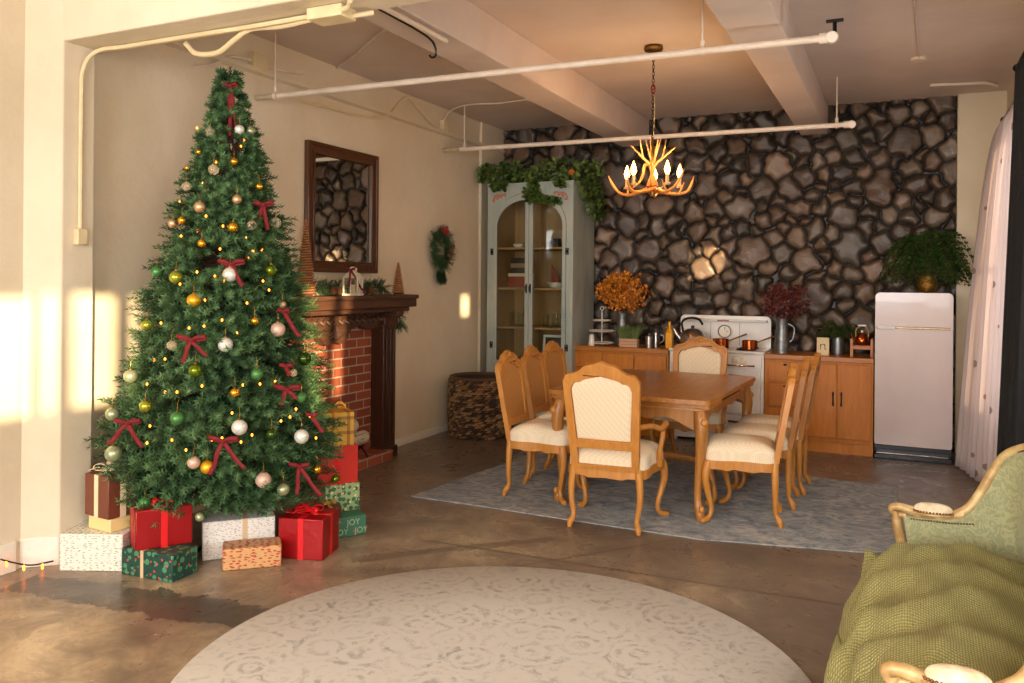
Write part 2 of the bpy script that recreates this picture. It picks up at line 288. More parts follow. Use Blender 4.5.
# ------------------------------------------------------------------ mesh builder
def catmull(P, n=6, closed=False):
    P = [Vector(p) for p in P]; out = []; N = len(P)
    rng = range(N if closed else N-1)
    for i in rng:
        p0 = P[(i-1) % N] if closed or i > 0 else P[0]*2-P[1]; p1 = P[i]; p2 = P[(i+1) % N]
        p3 = P[(i+2) % N] if closed or i+2 < N else P[-1]*2-P[-2]
        for k in range(n):
            t = k/n; out.append(.5*((2*p1)+(p2-p0)*t+(2*p0-5*p1+4*p2-p3)*t*t+(3*p1-p0-3*p2+p3)*t**3))
    if not closed: out.append(P[-1])
    return out
class MB:
    def __init__(s): s.v = []; s.f = []; s.c = []; s.cc = None; s.mi = []; s.m = 0
    def add(s, vs, fs):
        o = len(s.v); s.v += [tuple(x) for x in vs]; s.f += [tuple(i+o for i in f) for f in fs]; s.mi += [s.m]*len(fs)
        s.c += [s.cc or (1, 1, 1)]*len(vs); return s
    def box(s, x0, x1, y0, y1, z0, z1, M=None):
        V = [Vector((x, y, z)) for x in (x0, x1) for y in (y0, y1) for z in (z0, z1)]
        if M: V = [M @ p for p in V]
        return s.add(V, [(0, 1, 3, 2), (4, 6, 7, 5), (0, 4, 5, 1), (2, 3, 7, 6), (0, 2, 6, 4), (1, 5, 7, 3)])
    def prism(s, pts, d0, d1, ax=1, holes=None, M=None):
        # polygon in the plane across axis ax, extruded from d0 to d1 along it
        loops = [pts]+(holes or [])
        def P(q, d):
            v = (d, q[0], q[1]) if ax == 0 else (q[0], d, q[1]) if ax == 1 else (q[0], q[1], d)
            v = Vector(v); return M @ v if M else v
        flat = [q for L in loops for q in L]
        tri = tessellate_polygon([[Vector((q[0], q[1], 0)) for q in L] for L in loops])
        n = len(flat); V = [P(q, d0) for q in flat]+[P(q, d1) for q in flat]; Fc = []
        for a, b, c_ in tri: Fc += [(a, b, c_), (a+n, c_+n, b+n)]
        o = 0
        for L in loops:
            k = len(L)
            for i in range(k): j = (i+1) % k; Fc.append((o+i, o+j, o+j+n, o+i+n))
            o += k
        return s.add(V, Fc)
    def tube(s, P, r, n=8, sm=0, cap=True, closed=False, flat=1.0, rfn=None):
        P = [Vector(p) for p in P]
        R = list(r) if hasattr(r, '__len__') else [r]*len(P)
        if sm:
            k = len(P); P2 = catmull(P, sm, closed)
            R = [np.interp(i/sm, range(k+(1 if closed else 0)), R+([R[0]] if closed else [])) for i in range(len(P2))]; P = P2
        m = len(P); V = []; ref = None
        for i in range(m):
            a = P[(i-1) % m] if closed or i else P[i]; b = P[(i+1) % m] if closed or i < m-1 else P[i]
            t = (b-a); t = t.normalized() if t.length > 1e-9 else Vector((0, 0, 1))
            if ref is None: ref = Vector((0, 0, 1)) if abs(t.z) < .9 else Vector((1, 0, 0))
            x = (ref-t*ref.dot(t)); x = x.normalized() if x.length > 1e-6 else t.orthogonal().normalized(); ref = x; y = t.cross(x)
            for k in range(n):
                a_ = 2*pi*k/n; V.append(P[i]+x*cos(a_)*R[i]+y*sin(a_)*R[i]*flat)
        Fc = []
        for i in range(m if closed else m-1):
            j = (i+1) % m
            for k in range(n): q = (k+1) % n; Fc.append((i*n+k, i*n+q, j*n+q, j*n+k))
        if cap and not closed: Fc += [tuple(range(n-1, -1, -1)), tuple((m-1)*n+k for k in range(n))]
        return s.add(V, Fc)
    def lathe(s, prof, n=24, c=(0, 0, 0), M=None, fn=None, cap=True):
        V = []; c = Vector(c)
        for i, (r, z) in enumerate(prof):
            for k in range(n):
                a = 2*pi*k/n; rr = r*(fn(a, z) if fn else 1); p = Vector((rr*cos(a), rr*sin(a), z))
                V.append((M @ p if M else p)+c)
        Fc = []
        for i in range(len(prof)-1):
            for k in range(n): q = (k+1) % n; Fc.append((i*n+k, i*n+q, (i+1)*n+q, (i+1)*n+k))
        if cap and prof[0][0] > 1e-5: Fc.append(tuple(range(n-1, -1, -1)))
        if cap and prof[-1][0] > 1e-5: Fc.append(tuple((len(prof)-1)*n+k for k in range(n)))
        return s.add(V, Fc)
    def ball(s, c, r, n=12, sc=(1, 1, 1)):
        prof = [(max(1e-6, r*sin(pi*i/n)), -r*cos(pi*i/n)) for i in range(n+1)]
        M = Matrix.Diagonal((*sc, 1)); return s.lathe(prof, max(8, int(n*1.5)), c, M)
    def pad(s, pts, h, z0=0, skirt=.0, M=None, rings=7, pw=.5):
        # a cushion whose outline is pts (2-D); domes up to h above z0, skirt below
        k = len(pts); cx = sum(p[0] for p in pts)/k; cy = sum(p[1] for p in pts)/k; V = []; Fc = []
        levels = [(1, z0-skirt)] if skirt else []
        for i in range(rings+1):
            a = i/rings*pi/2; levels.append((cos(a)**.55 if i < rings else 0, z0+h*sin(a)**1.0))
        for q, z in levels:
            for p in pts: V.append(Vector((cx+(p[0]-cx)*q, cy+(p[1]-cy)*q, z)))
        if M: V = [M @ v for v in V]
        for i in range(len(levels)-1):
            for j in range(k): e = (j+1) % k; Fc.append((i*k+j, i*k+e, (i+1)*k+e, (i+1)*k+j))
        Fc.append(tuple(range(k-1, -1, -1))); return s.add(V, Fc)
    def grid(s, fn, nu, nv, th=0):
        V = [Vector(fn(i/nu, j/nv)) for i in range(nu+1) for j in range(nv+1)]
        Fc = [(i*(nv+1)+j, (i+1)*(nv+1)+j, (i+1)*(nv+1)+j+1, i*(nv+1)+j+1) for i in range(nu) for j in range(nv)]
        return s.add(V, Fc)
    def build(s, name, mat, parent=None, loc=None, rz=0, smooth=True, bevel=0, solid=0, seg=2, angle=40):
        me = bpy.data.meshes.new(name); me.from_pydata(s.v, [], s.f)
        mats = mat if isinstance(mat, (list, tuple)) else [mat]
        for q in mats: me.materials.append(MATS[q] if isinstance(q, str) else q)
        if len(mats) > 1: me.polygons.foreach_set('material_index', s.mi)
        if s.cc: 
            a = me.color_attributes.new('Col', 'FLOAT_COLOR', 'POINT'); arr = np.ones((len(s.v), 4), 'f'); arr[:, :3] = np.array(s.c, 'f'); a.data.foreach_set('color', arr.ravel())
        me.validate(); me.update()
        import bmesh
        if len(s.v) < 60000:
            bm = bmesh.new(); bm.from_mesh(me); bmesh.ops.recalc_face_normals(bm, faces=bm.faces); bm.to_mesh(me); bm.free()
        if smooth:
            me.polygons.foreach_set('use_smooth', [True]*len(me.polygons)); me.set_sharp_from_angle(angle=radians(angle))
        o = bpy.data.objects.new(name, me); COL.objects.link(o)
        if parent: o.parent = parent
        if loc is not None: o.location = loc
        o.rotation_euler.z = rz
        if solid: md = o.modifiers.new('solid', 'SOLIDIFY'); md.thickness = solid; md.offset = 0
        if bevel: md = o.modifiers.new('bevel', 'BEVEL'); md.width = bevel; md.segments = seg; md.limit_method = 'ANGLE'; md.angle_limit = radians(35)
        return o
def tag(o, label=None, cat=None, group=None, kind=None):
    if label: o['label'] = label
    if cat: o['category'] = cat
    if group: o['group'] = group
    if kind: o['kind'] = kind
    return o
def empty(name, loc=(0, 0, 0), rz=0, label=None, cat=None, group=None):
    o = bpy.data.objects.new(name, None); COL.objects.link(o); o.location = loc; o.rotation_euler.z = rz; o.empty_display_size = .1
    return tag(o, label, cat, group)
def copy_tree(o, parent=None):
    c = o.copy(); COL.objects.link(c)
    if parent: c.parent = parent
    for ch in list(o.children): copy_tree(ch, c)
    return c
def struct(o): o['kind'] = 'structure'; return o
def T(x=0, y=0, z=0): return Matrix.Translation((x, y, z))
def RX(a): return Matrix.Rotation(a, 4, 'X')
def RY(a): return Matrix.Rotation(a, 4, 'Y')
def RZ(a): return Matrix.Rotation(a, 4, 'Z')
# ================================================================== ROOM
XL, XR, YB, YF, ZC = -4.21, .86, 8.65, -4.1, 3.30
struct(MB().box(XL-.2, XR+.2, YF-.2, YB+.3, -.1, 0).build('floor', 'stained_concrete', smooth=False))
struct(MB().box(XL-.2, XR+.2, YF-.2, YB+.3, ZC, ZC+.15).build('ceiling', 'ceiling_paint', smooth=False))
struct(MB().box(XL-.2, XL, YF-.2, YB+.3, 0, ZC).build('wall_left', 'plaster', smooth=False))
def wall_holes(x0, x1, y0, y1, holes):          # wall across X with rectangular holes (ya, yb, za, zb)
    m = MB(); m.prism([(y0, 0), (y1, 0), (y1, ZC), (y0, ZC)], x0, x1, 0, [[(a, c), (b, c), (b, d), (a, d)] for a, b, c, d in holes]); return m
WIN = [(-2.35, -1.0, 1.64, 2.32), (.05, .98, 1.42, 2.32), (2.90, 3.25, 2.00, 2.27), (5.86, 6.34, 2.04, 2.40), (6.78, 7.45, .6, 2.70)]  # openings shaped and placed for the sun patches, except the last behind the sheer
struct(wall_holes(XR, XR+.2, YF-.2, YB+.3, WIN).build('wall_right', 'plaster', smooth=False))
RW = [(-3.6, -1.9, .9, 2.8), (-1.4, .3, .9, 2.8)]
m = MB(); m.prism([(XL, 0), (XR, 0), (XR, ZC), (XL, ZC)], YF-.2, YF, 1, [[(a, c), (b, c), (b, d), (a, d)] for a, b, c, d in RW]); struct(m.build('wall_front', 'plaster', smooth=False))
k = 0
for a, b, c, d in WIN:
    k += 1; m = MB(); w = .025
    m.prism([(a, c), (b, c), (b, d), (a, d)], XR+.10, XR+.14, 0, [[(a+w, c+w), (b-w, c+w), (b-w, d-w), (a+w, d-w)]])
    if b-a > .8 and k < 5:
        n = 5 if k == 1 else 3
        for i in range(1, n): y = a+(b-a)*i/n+.05*(-1)**i; m.box(XR+.10, XR+.14, y-.045, y+.045, c, d)  # wide bars added to split the sun patches into stripes
    if k == 5: m.box(XR+.10, XR+.14, (a+b)/2-.02, (a+b)/2+.02, c, d); m.box(XR+.1, XR+.14, a, b, 1.7, 1.74)
    struct(m.build('window_%d' % k, 'white_trim', smooth=False))
for a, b, c, d in RW:
    k += 1; m = MB(); w = .04
    m.prism([(a, c), (b, c), (b, d), (a, d)], YF-.14, YF-.1, 1, [[(a+w, c+w), (b-w, c+w), (b-w, d-w), (a+w, d-w)]])
    m.box((a+b)/2-.02, (a+b)/2+.02, YF-.14, YF-.1, c, d); struct(m.build('window_%d' % k, 'white_trim', smooth=False))
# stone back wall: every stone raised from the mortar in one height field
def stone_wall():
    rng = np.random.RandomState(11); x0, x1 = XL+.02, .47; z0, z1 = 0.0, ZC; pts = []; 
    tries = 0
    for r, cnt in ((.145, 18), (.112, 55), (.086, 130), (.066, 240), (.047, 320)):
        tries = 0; got = 0
        while got < cnt and tries < 5000:
            tries += 1; x = rng.uniform(x0-.08, x1+.08); z = rng.uniform(z0, z1+.08); q = r*rng.uniform(.9, 1.1)
            if all((x-a)**2+(z-b)**2 > ((q+c)*.97)**2 for a, b, c in pts): pts.append((x, z, q)); got += 1
    # stretch each stone a little in a direction of its own
    P = np.array(pts); ang = rng.uniform(0, pi, len(P)); el = rng.uniform(1.0, 1.28, len(P)); ca, sa = np.cos(ang), np.sin(ang)
    nx, nz = 500, 352; X, Z = np.meshgrid(np.linspace(x0, x1, nx), np.linspace(z0, z1, nz), indexing='ij')
    wx = .010*np.sin(X*31+Z*17)+.008*np.sin(Z*47-X*11); wz = .010*np.sin(Z*29-X*23)+.006*np.sin(X*53+Z*9)
    Xw = X+wx; Zw = Z+wz; best = np.full(X.shape, 9.); sec = np.full(X.shape, 9.); idx = np.zeros(X.shape, int)
    for i, (a, b, r) in enumerate(P):
        dx = Xw-a; dz = Zw-b; u = (dx*ca[i]+dz*sa[i])/el[i]; v = (-dx*sa[i]+dz*ca[i])*el[i]**.4
        d = (np.abs(u)**2.2+np.abs(v)**2.2)**(1/2.2)-r
        lt = d < best; sec = np.where(lt, best, np.minimum(sec, d)); idx = np.where(lt, i, idx); best = np.where(lt, d, best)
    gap = (sec-best)*.5; e = np.clip((gap-.004)/.05, 0, 1); own = np.clip((.034-best)/.05, 0, 1); e = np.minimum(e, own)
    hgt = np.sqrt(1-(1-e)**2)
    tilt_x = rng.uniform(-.16, .16, len(P)); tilt_z = rng.uniform(-.16, .16, len(P)); lift = rng.uniform(.045, .075, len(P))
    fac = tilt_x[idx]*(Xw-P[idx, 0])+tilt_z[idx]*(Zw-P[idx, 1])
    mott = .003*np.sin(X*23+idx*1.7+2*np.sin(Z*14+idx))+.002*np.sin(Z*31+X*17+idx)
    H = np.maximum(0, hgt*(lift[idx]+fac+mott))
    base = np.array([lin((134, 108, 86)), lin((114, 96, 80)), lin((148, 120, 94)), lin((104, 92, 76)), lin((140, 120, 98)), lin((130, 106, 82))])
    cols = base[rng.randint(0, 6, len(P))]*rng.uniform(.34, .84, (len(P), 1)); mort = np.array(lin((28, 23, 19)))
    k = np.clip((e-.06)/.22, 0, 1)[..., None]; Cc = mort*(1-k)+cols[idx]*k
    V = np.stack([X, YB-H, Z], -1).reshape(-1, 3); I = np.arange(nx*nz).reshape(nx, nz)
    Fq = np.stack([I[:-1, :-1], I[1:, :-1], I[1:, 1:], I[:-1, 1:]], -1).reshape(-1, 4)
    me = bpy.data.meshes.new('wall_back'); me.from_pydata(V.tolist(), [], Fq.tolist()); me.materials.append(MATS['stone'])
    a = me.color_attributes.new('Col', 'FLOAT_COLOR', 'POINT'); arr = np.ones((len(V), 4), 'f'); arr[:, :3] = Cc.reshape(-1, 3); a.data.foreach_set('color', arr.ravel())
    me.polygons.foreach_set('use_smooth', [True]*len(me.polygons)); me.update()
    o = bpy.data.objects.new('wall_back', me); COL.objects.link(o); struct(o)
stone_wall()
struct(MB().box(XL-.2, XR+.2, YB+.02, YB+.3, 0, ZC).build('wall_back', 'plaster', smooth=False))
struct(MB().box(.47, XR, YB-.10, YB+.01, 0, ZC).build('trim_1', 'plaster', smooth=False, bevel=.006))          # plaster pier at the right of the stones
struct(MB().box(XL, XL+.035, 8.02, YB-.08, 0, ZC).build('trim_2', 'plaster', smooth=False, bevel=.006))       # shallow pier in the left corner
struct(MB().prism([(XL, 3.02), (XL+.05, 3.03), (XL+.05, 3.06), (XL, 3.07)], 3.2, YB-.08, 1).build('trim_3', 'plaster', smooth=False))
# ceiling beams
struct(MB().box(-2.75, -2.45, 3.2, YB-.05, 3.02, ZC).build('trim_4', 'ceiling_paint', smooth=False, bevel=.008))
m = MB().box(-.90, -.65, 3.2, YB-.05, 3.02, ZC); m.box(-.93, -.62, 3.2, 5.2, 3.01, ZC); struct(m.build('trim_5', 'ceiling_paint', smooth=False, bevel=.008))
# near-left pillar and header beam
struct(MB().prism([(XL-.1, 2.2), (-4.55, 2.70), (-4.235, 2.80), (-4.08, 2.955), (-4.08, 3.145), (XL-.005, 3.16), (XL-.1, 3.16)][2:]+[(XL-.1, 2.80)], 0, ZC, 2).build('wall_pillar', 'plaster', smooth=False, bevel=.012))
struct(MB().box(XL-.05, XR, 2.95, 3.22, 2.82, ZC).build('trim_6', 'plaster', smooth=False, bevel=.01))
m = MB().prism([(-4.25, 2.785), (-4.072, 2.945), (-4.066, 3.15), (-4.09, 3.15), (-4.09, 2.965), (-4.26, 2.81)], 0, .155, 2); struct(m.build('baseboard_pillar', 'white_trim', smooth=False, bevel=.006))
struct(MB().box(XL, XL+.016, 6.15, 8.0, 0, .075).build('baseboard_left', 'white_trim', smooth=False, bevel=.004))
struct(MB().box(XL, XL+.016, 3.26, 4.4, 0, .075).build('baseboard_left', 'white_trim', smooth=False, bevel=.004))
struct(MB().box(XL, XL+.02, YF, 2.79, 0, .155).build('baseboard_left', 'white_trim', smooth=False, bevel=.004))
struct(MB().box(.49, XR, YB-.115, YB-.1, 0, .09).build('baseboard_back', 'white_trim', smooth=False, bevel=.004))
# ------------------------------------------------------------------ pipes and conduits
def flange(m, c, ax, r=.03, l=.03):
    d = Vector((0, 0, 0)); d[ax] = l; m.tube([Vector(c)-d, Vector(c)+d], r, 12)
def sprinkler_pipe(left, right, hang, valve, label):
    A_ = hit(*left, 0, XL+.005); z = A_.z; Yr = {True: 4.80, False: 7.45}[valve]; B_ = hit(*right, 1, Yr); x1 = XL+(B_-A_).length
    root = empty('overhead_pipe', A_, label=label, cat='pipe'); root.rotation_euler = (0, -math.asin((B_.z-A_.z)/(B_-A_).length), math.atan2(B_.y-A_.y, B_.x-A_.x))
    m = MB(); m.tube([(.19, 0, 0), (x1-XL, 0, 0)], .021, 12); m.build('pipe', 'white_pipe', root)
    m = MB(); m.tube([(0, 0, 0), (.19, 0, 0)], .019, 12); m.build('pipe_end', 'aged_pipe', root)
    m = MB(); flange(m, (x1-XL, 0, 0), 0, .03, .035); m.ball((x1-XL+.03, 0, 0), .035, 10); m.tube([(x1-XL+.03, 0, 0), (x1-XL+.03, -.05, -.01)], .03, 12); m.build('elbow', 'white_pipe', root)
    if valve:
        m = MB(); m.tube([(x1-XL+.045, 0, .02), (x1-XL+.045, 0, .085)], .011, 8); m.tube([(x1-XL+.0, 0, .09), (x1-XL+.09, 0, .09)], .010, 8); m.build('valve_handle', 'black_metal', root)
    for x in hang:
        m = MB(); m.tube([(x-XL, 0, 0), (x-XL, 0, ZC-z-(x-XL)*(B_.z-A_.z)/(x1-XL))], .006, 8); m.tube([(x-XL, 0, .02), (x-XL, 0, .06)], .013, 8); m.tube([(x-XL-.012, 0, 0), (x-XL+.012, 0, 0)], .027, 12); m.build('hanger', 'white_pipe', root)
sprinkler_pipe((256, 98), (826, 38), (-4.04, -1.04), True, 'nearer white overhead pipe with a black valve at its right end')
sprinkler_pipe((443, 150.5), (848, 124.5), (-3.97, -.49), False, 'farther white overhead pipe hanging in front of the stone wall')
def conduit(label, pts, r=.011, mat='cream_conduit', name='conduit', extra=None):
    root = empty(name, pts[0], label=label, cat='conduit'); o = Vector(pts[0])
    m = MB(); m.tube([Vector(p)-o for p in pts], r, 8, 6); m.build('conduit_run', mat, root)
    if extra: extra(root, o)
    return root
def box_on(root, o, c, s, name='junction_box', mat='cream_conduit'):
    c = Vector(c)-o; MB().box(c.x-s[0], c.x+s[0], c.y-s[1], c.y+s[1], c.z-s[2], c.z+s[2]).build(name, mat, root, bevel=.006)
def ex1(root, o):
    box_on(root, o, (-4.06, 3.05, 1.77), (.02, .032, .045), 'outlet_box')
    box_on(root, o, (-2.42, 3.11, 2.79), (.10, .06, .028))
    for s in (-1, 1):
        m = MB(); m.tube([Vector((-2.42, 3.11, 2.79))-o+Vector((0, s*.04, 0)), Vector((-2.29, 3.1+s*.05, 2.785))-o, Vector((-2.24, 3.1+s*.09, 2.80))-o], .012, 8, 5); m.build('conduit_stub', 'cream_conduit', root)
conduit('cream conduit climbing the left pillar and running under the header beam', [(-4.065, 3.05, 1.80), (-4.065, 3.05, 2.5), (-4.06, 3.06, 2.70), (-4.0, 3.1, 2.795), (-3.8, 3.12, 2.803), (-3.3, 3.12, 2.803), (-2.9, 3.12, 2.80), (-2.5, 3.11, 2.80)], .012, extra=ex1)
conduit('second cream conduit sagging below the header beam above the tree', [(-3.45, 3.2, 2.80), (-3.38, 3.21, 2.74), (-3.22, 3.2, 2.725), (-3.08, 3.17, 2.765), (-2.95, 3.15, 2.80), (-2.75, 3.15, 2.79), (-2.5, 3.13, 2.795)], .014)
def wallp(u, v): p = hit(u, v, 0, XL+.02); return (p.x, p.y, min(p.z, ZC-.02))
def ceilp(u, v): p = hit(u, v, 2, ZC-.015); return (p.x, p.y, p.z)
def ex2(root, o): box_on(root, o, (XL+.03, wallp(257, 63)[1], wallp(257, 63)[2]), (.03, .07, .06))
conduit('pale conduit with a square box on the left wall, sweeping up to the ceiling beam', [wallp(192, 67), wallp(214, 64), wallp(230, 57), wallp(250, 60), wallp(280, 70), wallp(300, 73), ceilp(325, 73), ceilp(345, 62), ceilp(365, 46), ceilp(390, 26)], .010, 'white_pipe', extra=ex2)
conduit('thin conduit waving along the left wall above the mirror to the far corner', [wallp(300, 101), wallp(330, 108), wallp(355, 115), wallp(385, 117), wallp(398, 105), wallp(406, 98), wallp(414, 103), wallp(430, 122), wallp(441, 132)], .012)
def ex3(root, o): box_on(root, o, (XL+.03, wallp(443, 126)[1], wallp(443, 126)[2]), (.025, .04, .05))
conduit('white conduit curving from the far left corner across the ceiling to the beam', [wallp(443, 130), wallp(445, 118), ceilp(452, 110), ceilp(462, 106), ceilp(476, 104), ceilp(500, 103), ceilp(535, 98)], .009, 'white_pipe', extra=ex3)
r = empty('ceiling_rod', (-2.49, 3.55, 2.985), label='white rod with a hooked black cable under the left ceiling beam', cat='rod')
MB().tube([(0.02, 0, 0), (.02, .72, 0)], .016, 10).build('rod', 'white_pipe', r)
MB().tube([(-.02, -.05, 0), (-.02, .4, -.003), (-.03, .62, -.012), (-.03, .68, -.05), (-.035, .69, -.09), (-.05, .67, -.105), (-.06, .66, -.09)], .007, 6, 5).build('cable', 'black_plastic', r)
p = hit(919, 58, 2, ZC); q = hit(914, 0, 2, ZC); r = empty('ceiling_conduit', p, label='thin white surface conduit with a round plate on the ceiling at the right', cat='conduit')
m = MB(); m.tube([(0, 0, -.008), Vector(q)-Vector(p)+Vector((0, 0, -.008))], .006, 6); m.tube([(0, 0, -.008), (0, .35, -.008)], .004, 6); m.build('conduit_run', 'white_pipe', r)
MB().lathe([(.06, 0), (.06, -.02), (.03, -.03)], 16).build('plate', 'white_pipe', r)
conduit('short white conduit along the ceiling above the pier beside the curtain', [hit(930, 85, 2, ZC-.02), hit(960, 84, 2, ZC-.02), hit(985, 83, 2, ZC-.02), hit(997, 86, 2, ZC-.03)], .014, 'white_pipe')
# ================================================================== RUGS
m = MB().prism([(-3.147, 4.99), (-2.5, 4.985), (-1.99, 4.965), (-1.07, 4.945), (-.19, 5.13), (-.0, 5.24), (.0, 6.93), (-2.93, 6.95)], 0, .007, 2)
tag(m.build('dining_rug', 'blue_rug', smooth=False, bevel=.003), 'worn grey-blue rectangular rug under the dining table', 'rug')
RC = (-1.415, 2.855)
tag(MB().lathe([(1.228, 0), (1.231, .007), (1.222, .014), (.6, .0145), (.001, .015)], 96).build('round_rug', 'round_rug', loc=(*RC, 0)), 'large round cream rug with faded grey pattern on the concrete', 'rug')
# ================================================================== DINING TABLE
def cab_leg(m, x, y, ztop, sx, sy, s=1.0, foot=.022, top=.026):
    # cabriole leg leaving (x,y,ztop), knee pushed out along (sx,sy), foot scrolling out
    d = Vector((sx, sy, 0)); d = d.normalized() if d.length else d
    def P(o, z): return (x+d.x*o, y+d.y*o, z)
    h = ztop
    m.tube([P(.0, h), P(.012*s, h*.86), P(.014*s, h*.66), P(-.004*s, h*.42), P(-.018*s, h*.22), P(-.008*s, h*.09), P(.018*s, h*.035), P(.028*s, .012), P(.027*s, 0)],
           [top*1.08, top*1.1, top*.92, top*.74, top*.62, foot*.72, foot*1.0, foot*1.0, foot*.62], 10, 4)
def table():
    r = empty('dining_table', (-1.635, 6.07, .007), -.030, 'oak draw-leaf dining table with carved cabriole legs on the blue rug', 'table')
    hx, hy = .57, .79
    def outline(a, b, cr=.04, bow=.02):
        pts = []
        for sx, sy, a0 in ((1, 1, 0), (-1, 1, 90), (-1, -1, 180), (1, -1, 270)):
            for k in range(5):
                t = radians(a0+k*22.5); pts.append((sx*(a-cr)+cr*cos(t), sy*(b-cr)+cr*sin(t)))
        return pts
    MB().prism(outline(hx, hy), .753, .785, 2).build('tabletop', 'table_wood', r, bevel=.007, seg=3)
    for s in (-1, 1):
        MB().prism([(p[0], p[1]*.24+s*(hy-.235)) for p in outline(hx-.012, hy)], .722, .747, 2).build('draw_leaf', 'table_wood', r, bevel=.006)
    m = MB(); m.prism(outline(hx-.03, hy-.03), .712, .724, 2)
    m.build('frame_top', 'table_wood', r)
    # scalloped aprons
    def apron(L):
        top = [(-L, .714), (L, .714)]; n = 40; bot = []
        for i in range(n+1):
            u = 1-2*i/n; au = abs(u); z = .655-.075*(au**3)+.032*cos(au*pi*3)*(1-au)-.045*math.exp(-((au)/.14)**2)
            bot.append((u*L, z))
        return [(-L, .714)]+bot[::-1][0:]+[(L, .714)]
    for s in (-1, 1):
        MB().prism(apron(hx-.12), s*(hy-.085)-.012, s*(hy-.085)+.012, 1).build('apron', 'table_leg_wood', r, bevel=.004)
        MB().prism(apron(hy-.12), s*(hx-.085)-.012, s*(hx-.085)+.012, 0).build('apron', 'table_leg_wood', r, bevel=.004)
    for sx in (-1, 1):
        for sy in (-1, 1):
            m = MB(); d = Vector((sx, sy, 0)).normalized(); x, y = sx*(hx-.085), sy*(hy-.075)
            def P(o, z): return (x+d.x*o, y+d.y*o, z)
            m.tube([P(0, .72), P(.022, .66), P(.034, .57), P(.02, .42), P(.0, .26), P(-.008, .14), P(.006, .07), P(.022, .035), P(.024, 0)],
                   [.036, .044, .043, .034, .027, .024, .028, .033, .024], 12, 4)
            lg = m.build('leg', 'table_leg_wood', r)
            m = MB()
            for k in range(7):      # carved shell and leaves on the knee
                a = (k-3)*.26; q = Vector(P(.075, .60)); side = Vector((-d.y, d.x, 0))
                m.tube([q-d*.012+Vector((0, 0, .03)), q+side*sin(a)*.045+Vector((0, 0, .0-.05*cos(a)))-d*.018], [.011, .005], 6)
            m.ball(P(.062, .640), .028, 8); m.build('carving', 'chair_wood', lg); MB().ball(P(.040, .075), .019, 8, (1, 1, 1.4)).build('foot_carving', 'chair_wood', lg)
    MB().box(-hx+.14, hx-.14, -.03, .03, .66, .70).build('cross_rail', 'table_leg_wood', r, bevel=.004)
    # carved end stretcher block hanging under the far end
    m = MB(); m.tube([(-.36, .1, .20), (-.2, .0, .24), (0, -.02, .25), (.2, .0, .24), (.36, .1, .20)], [.022, .024, .03, .024, .022], 8, 5); m.build('stretcher', 'table_leg_wood', r)
    m = MB(); m.tube([(-.36, .1, .20), (-.48, .42, .16)], .02, 8); m.tube([(.36, .1, .20), (.48, .42, .16)], .02, 8); m.tube([(-.36, .1, .20), (-.48, -.42, .16)], .02, 8); m.tube([(.36, .1, .20), (.48, -.42, .16)], .02, 8)
    m.build('stretcher', 'table_leg_wood', r)
table()
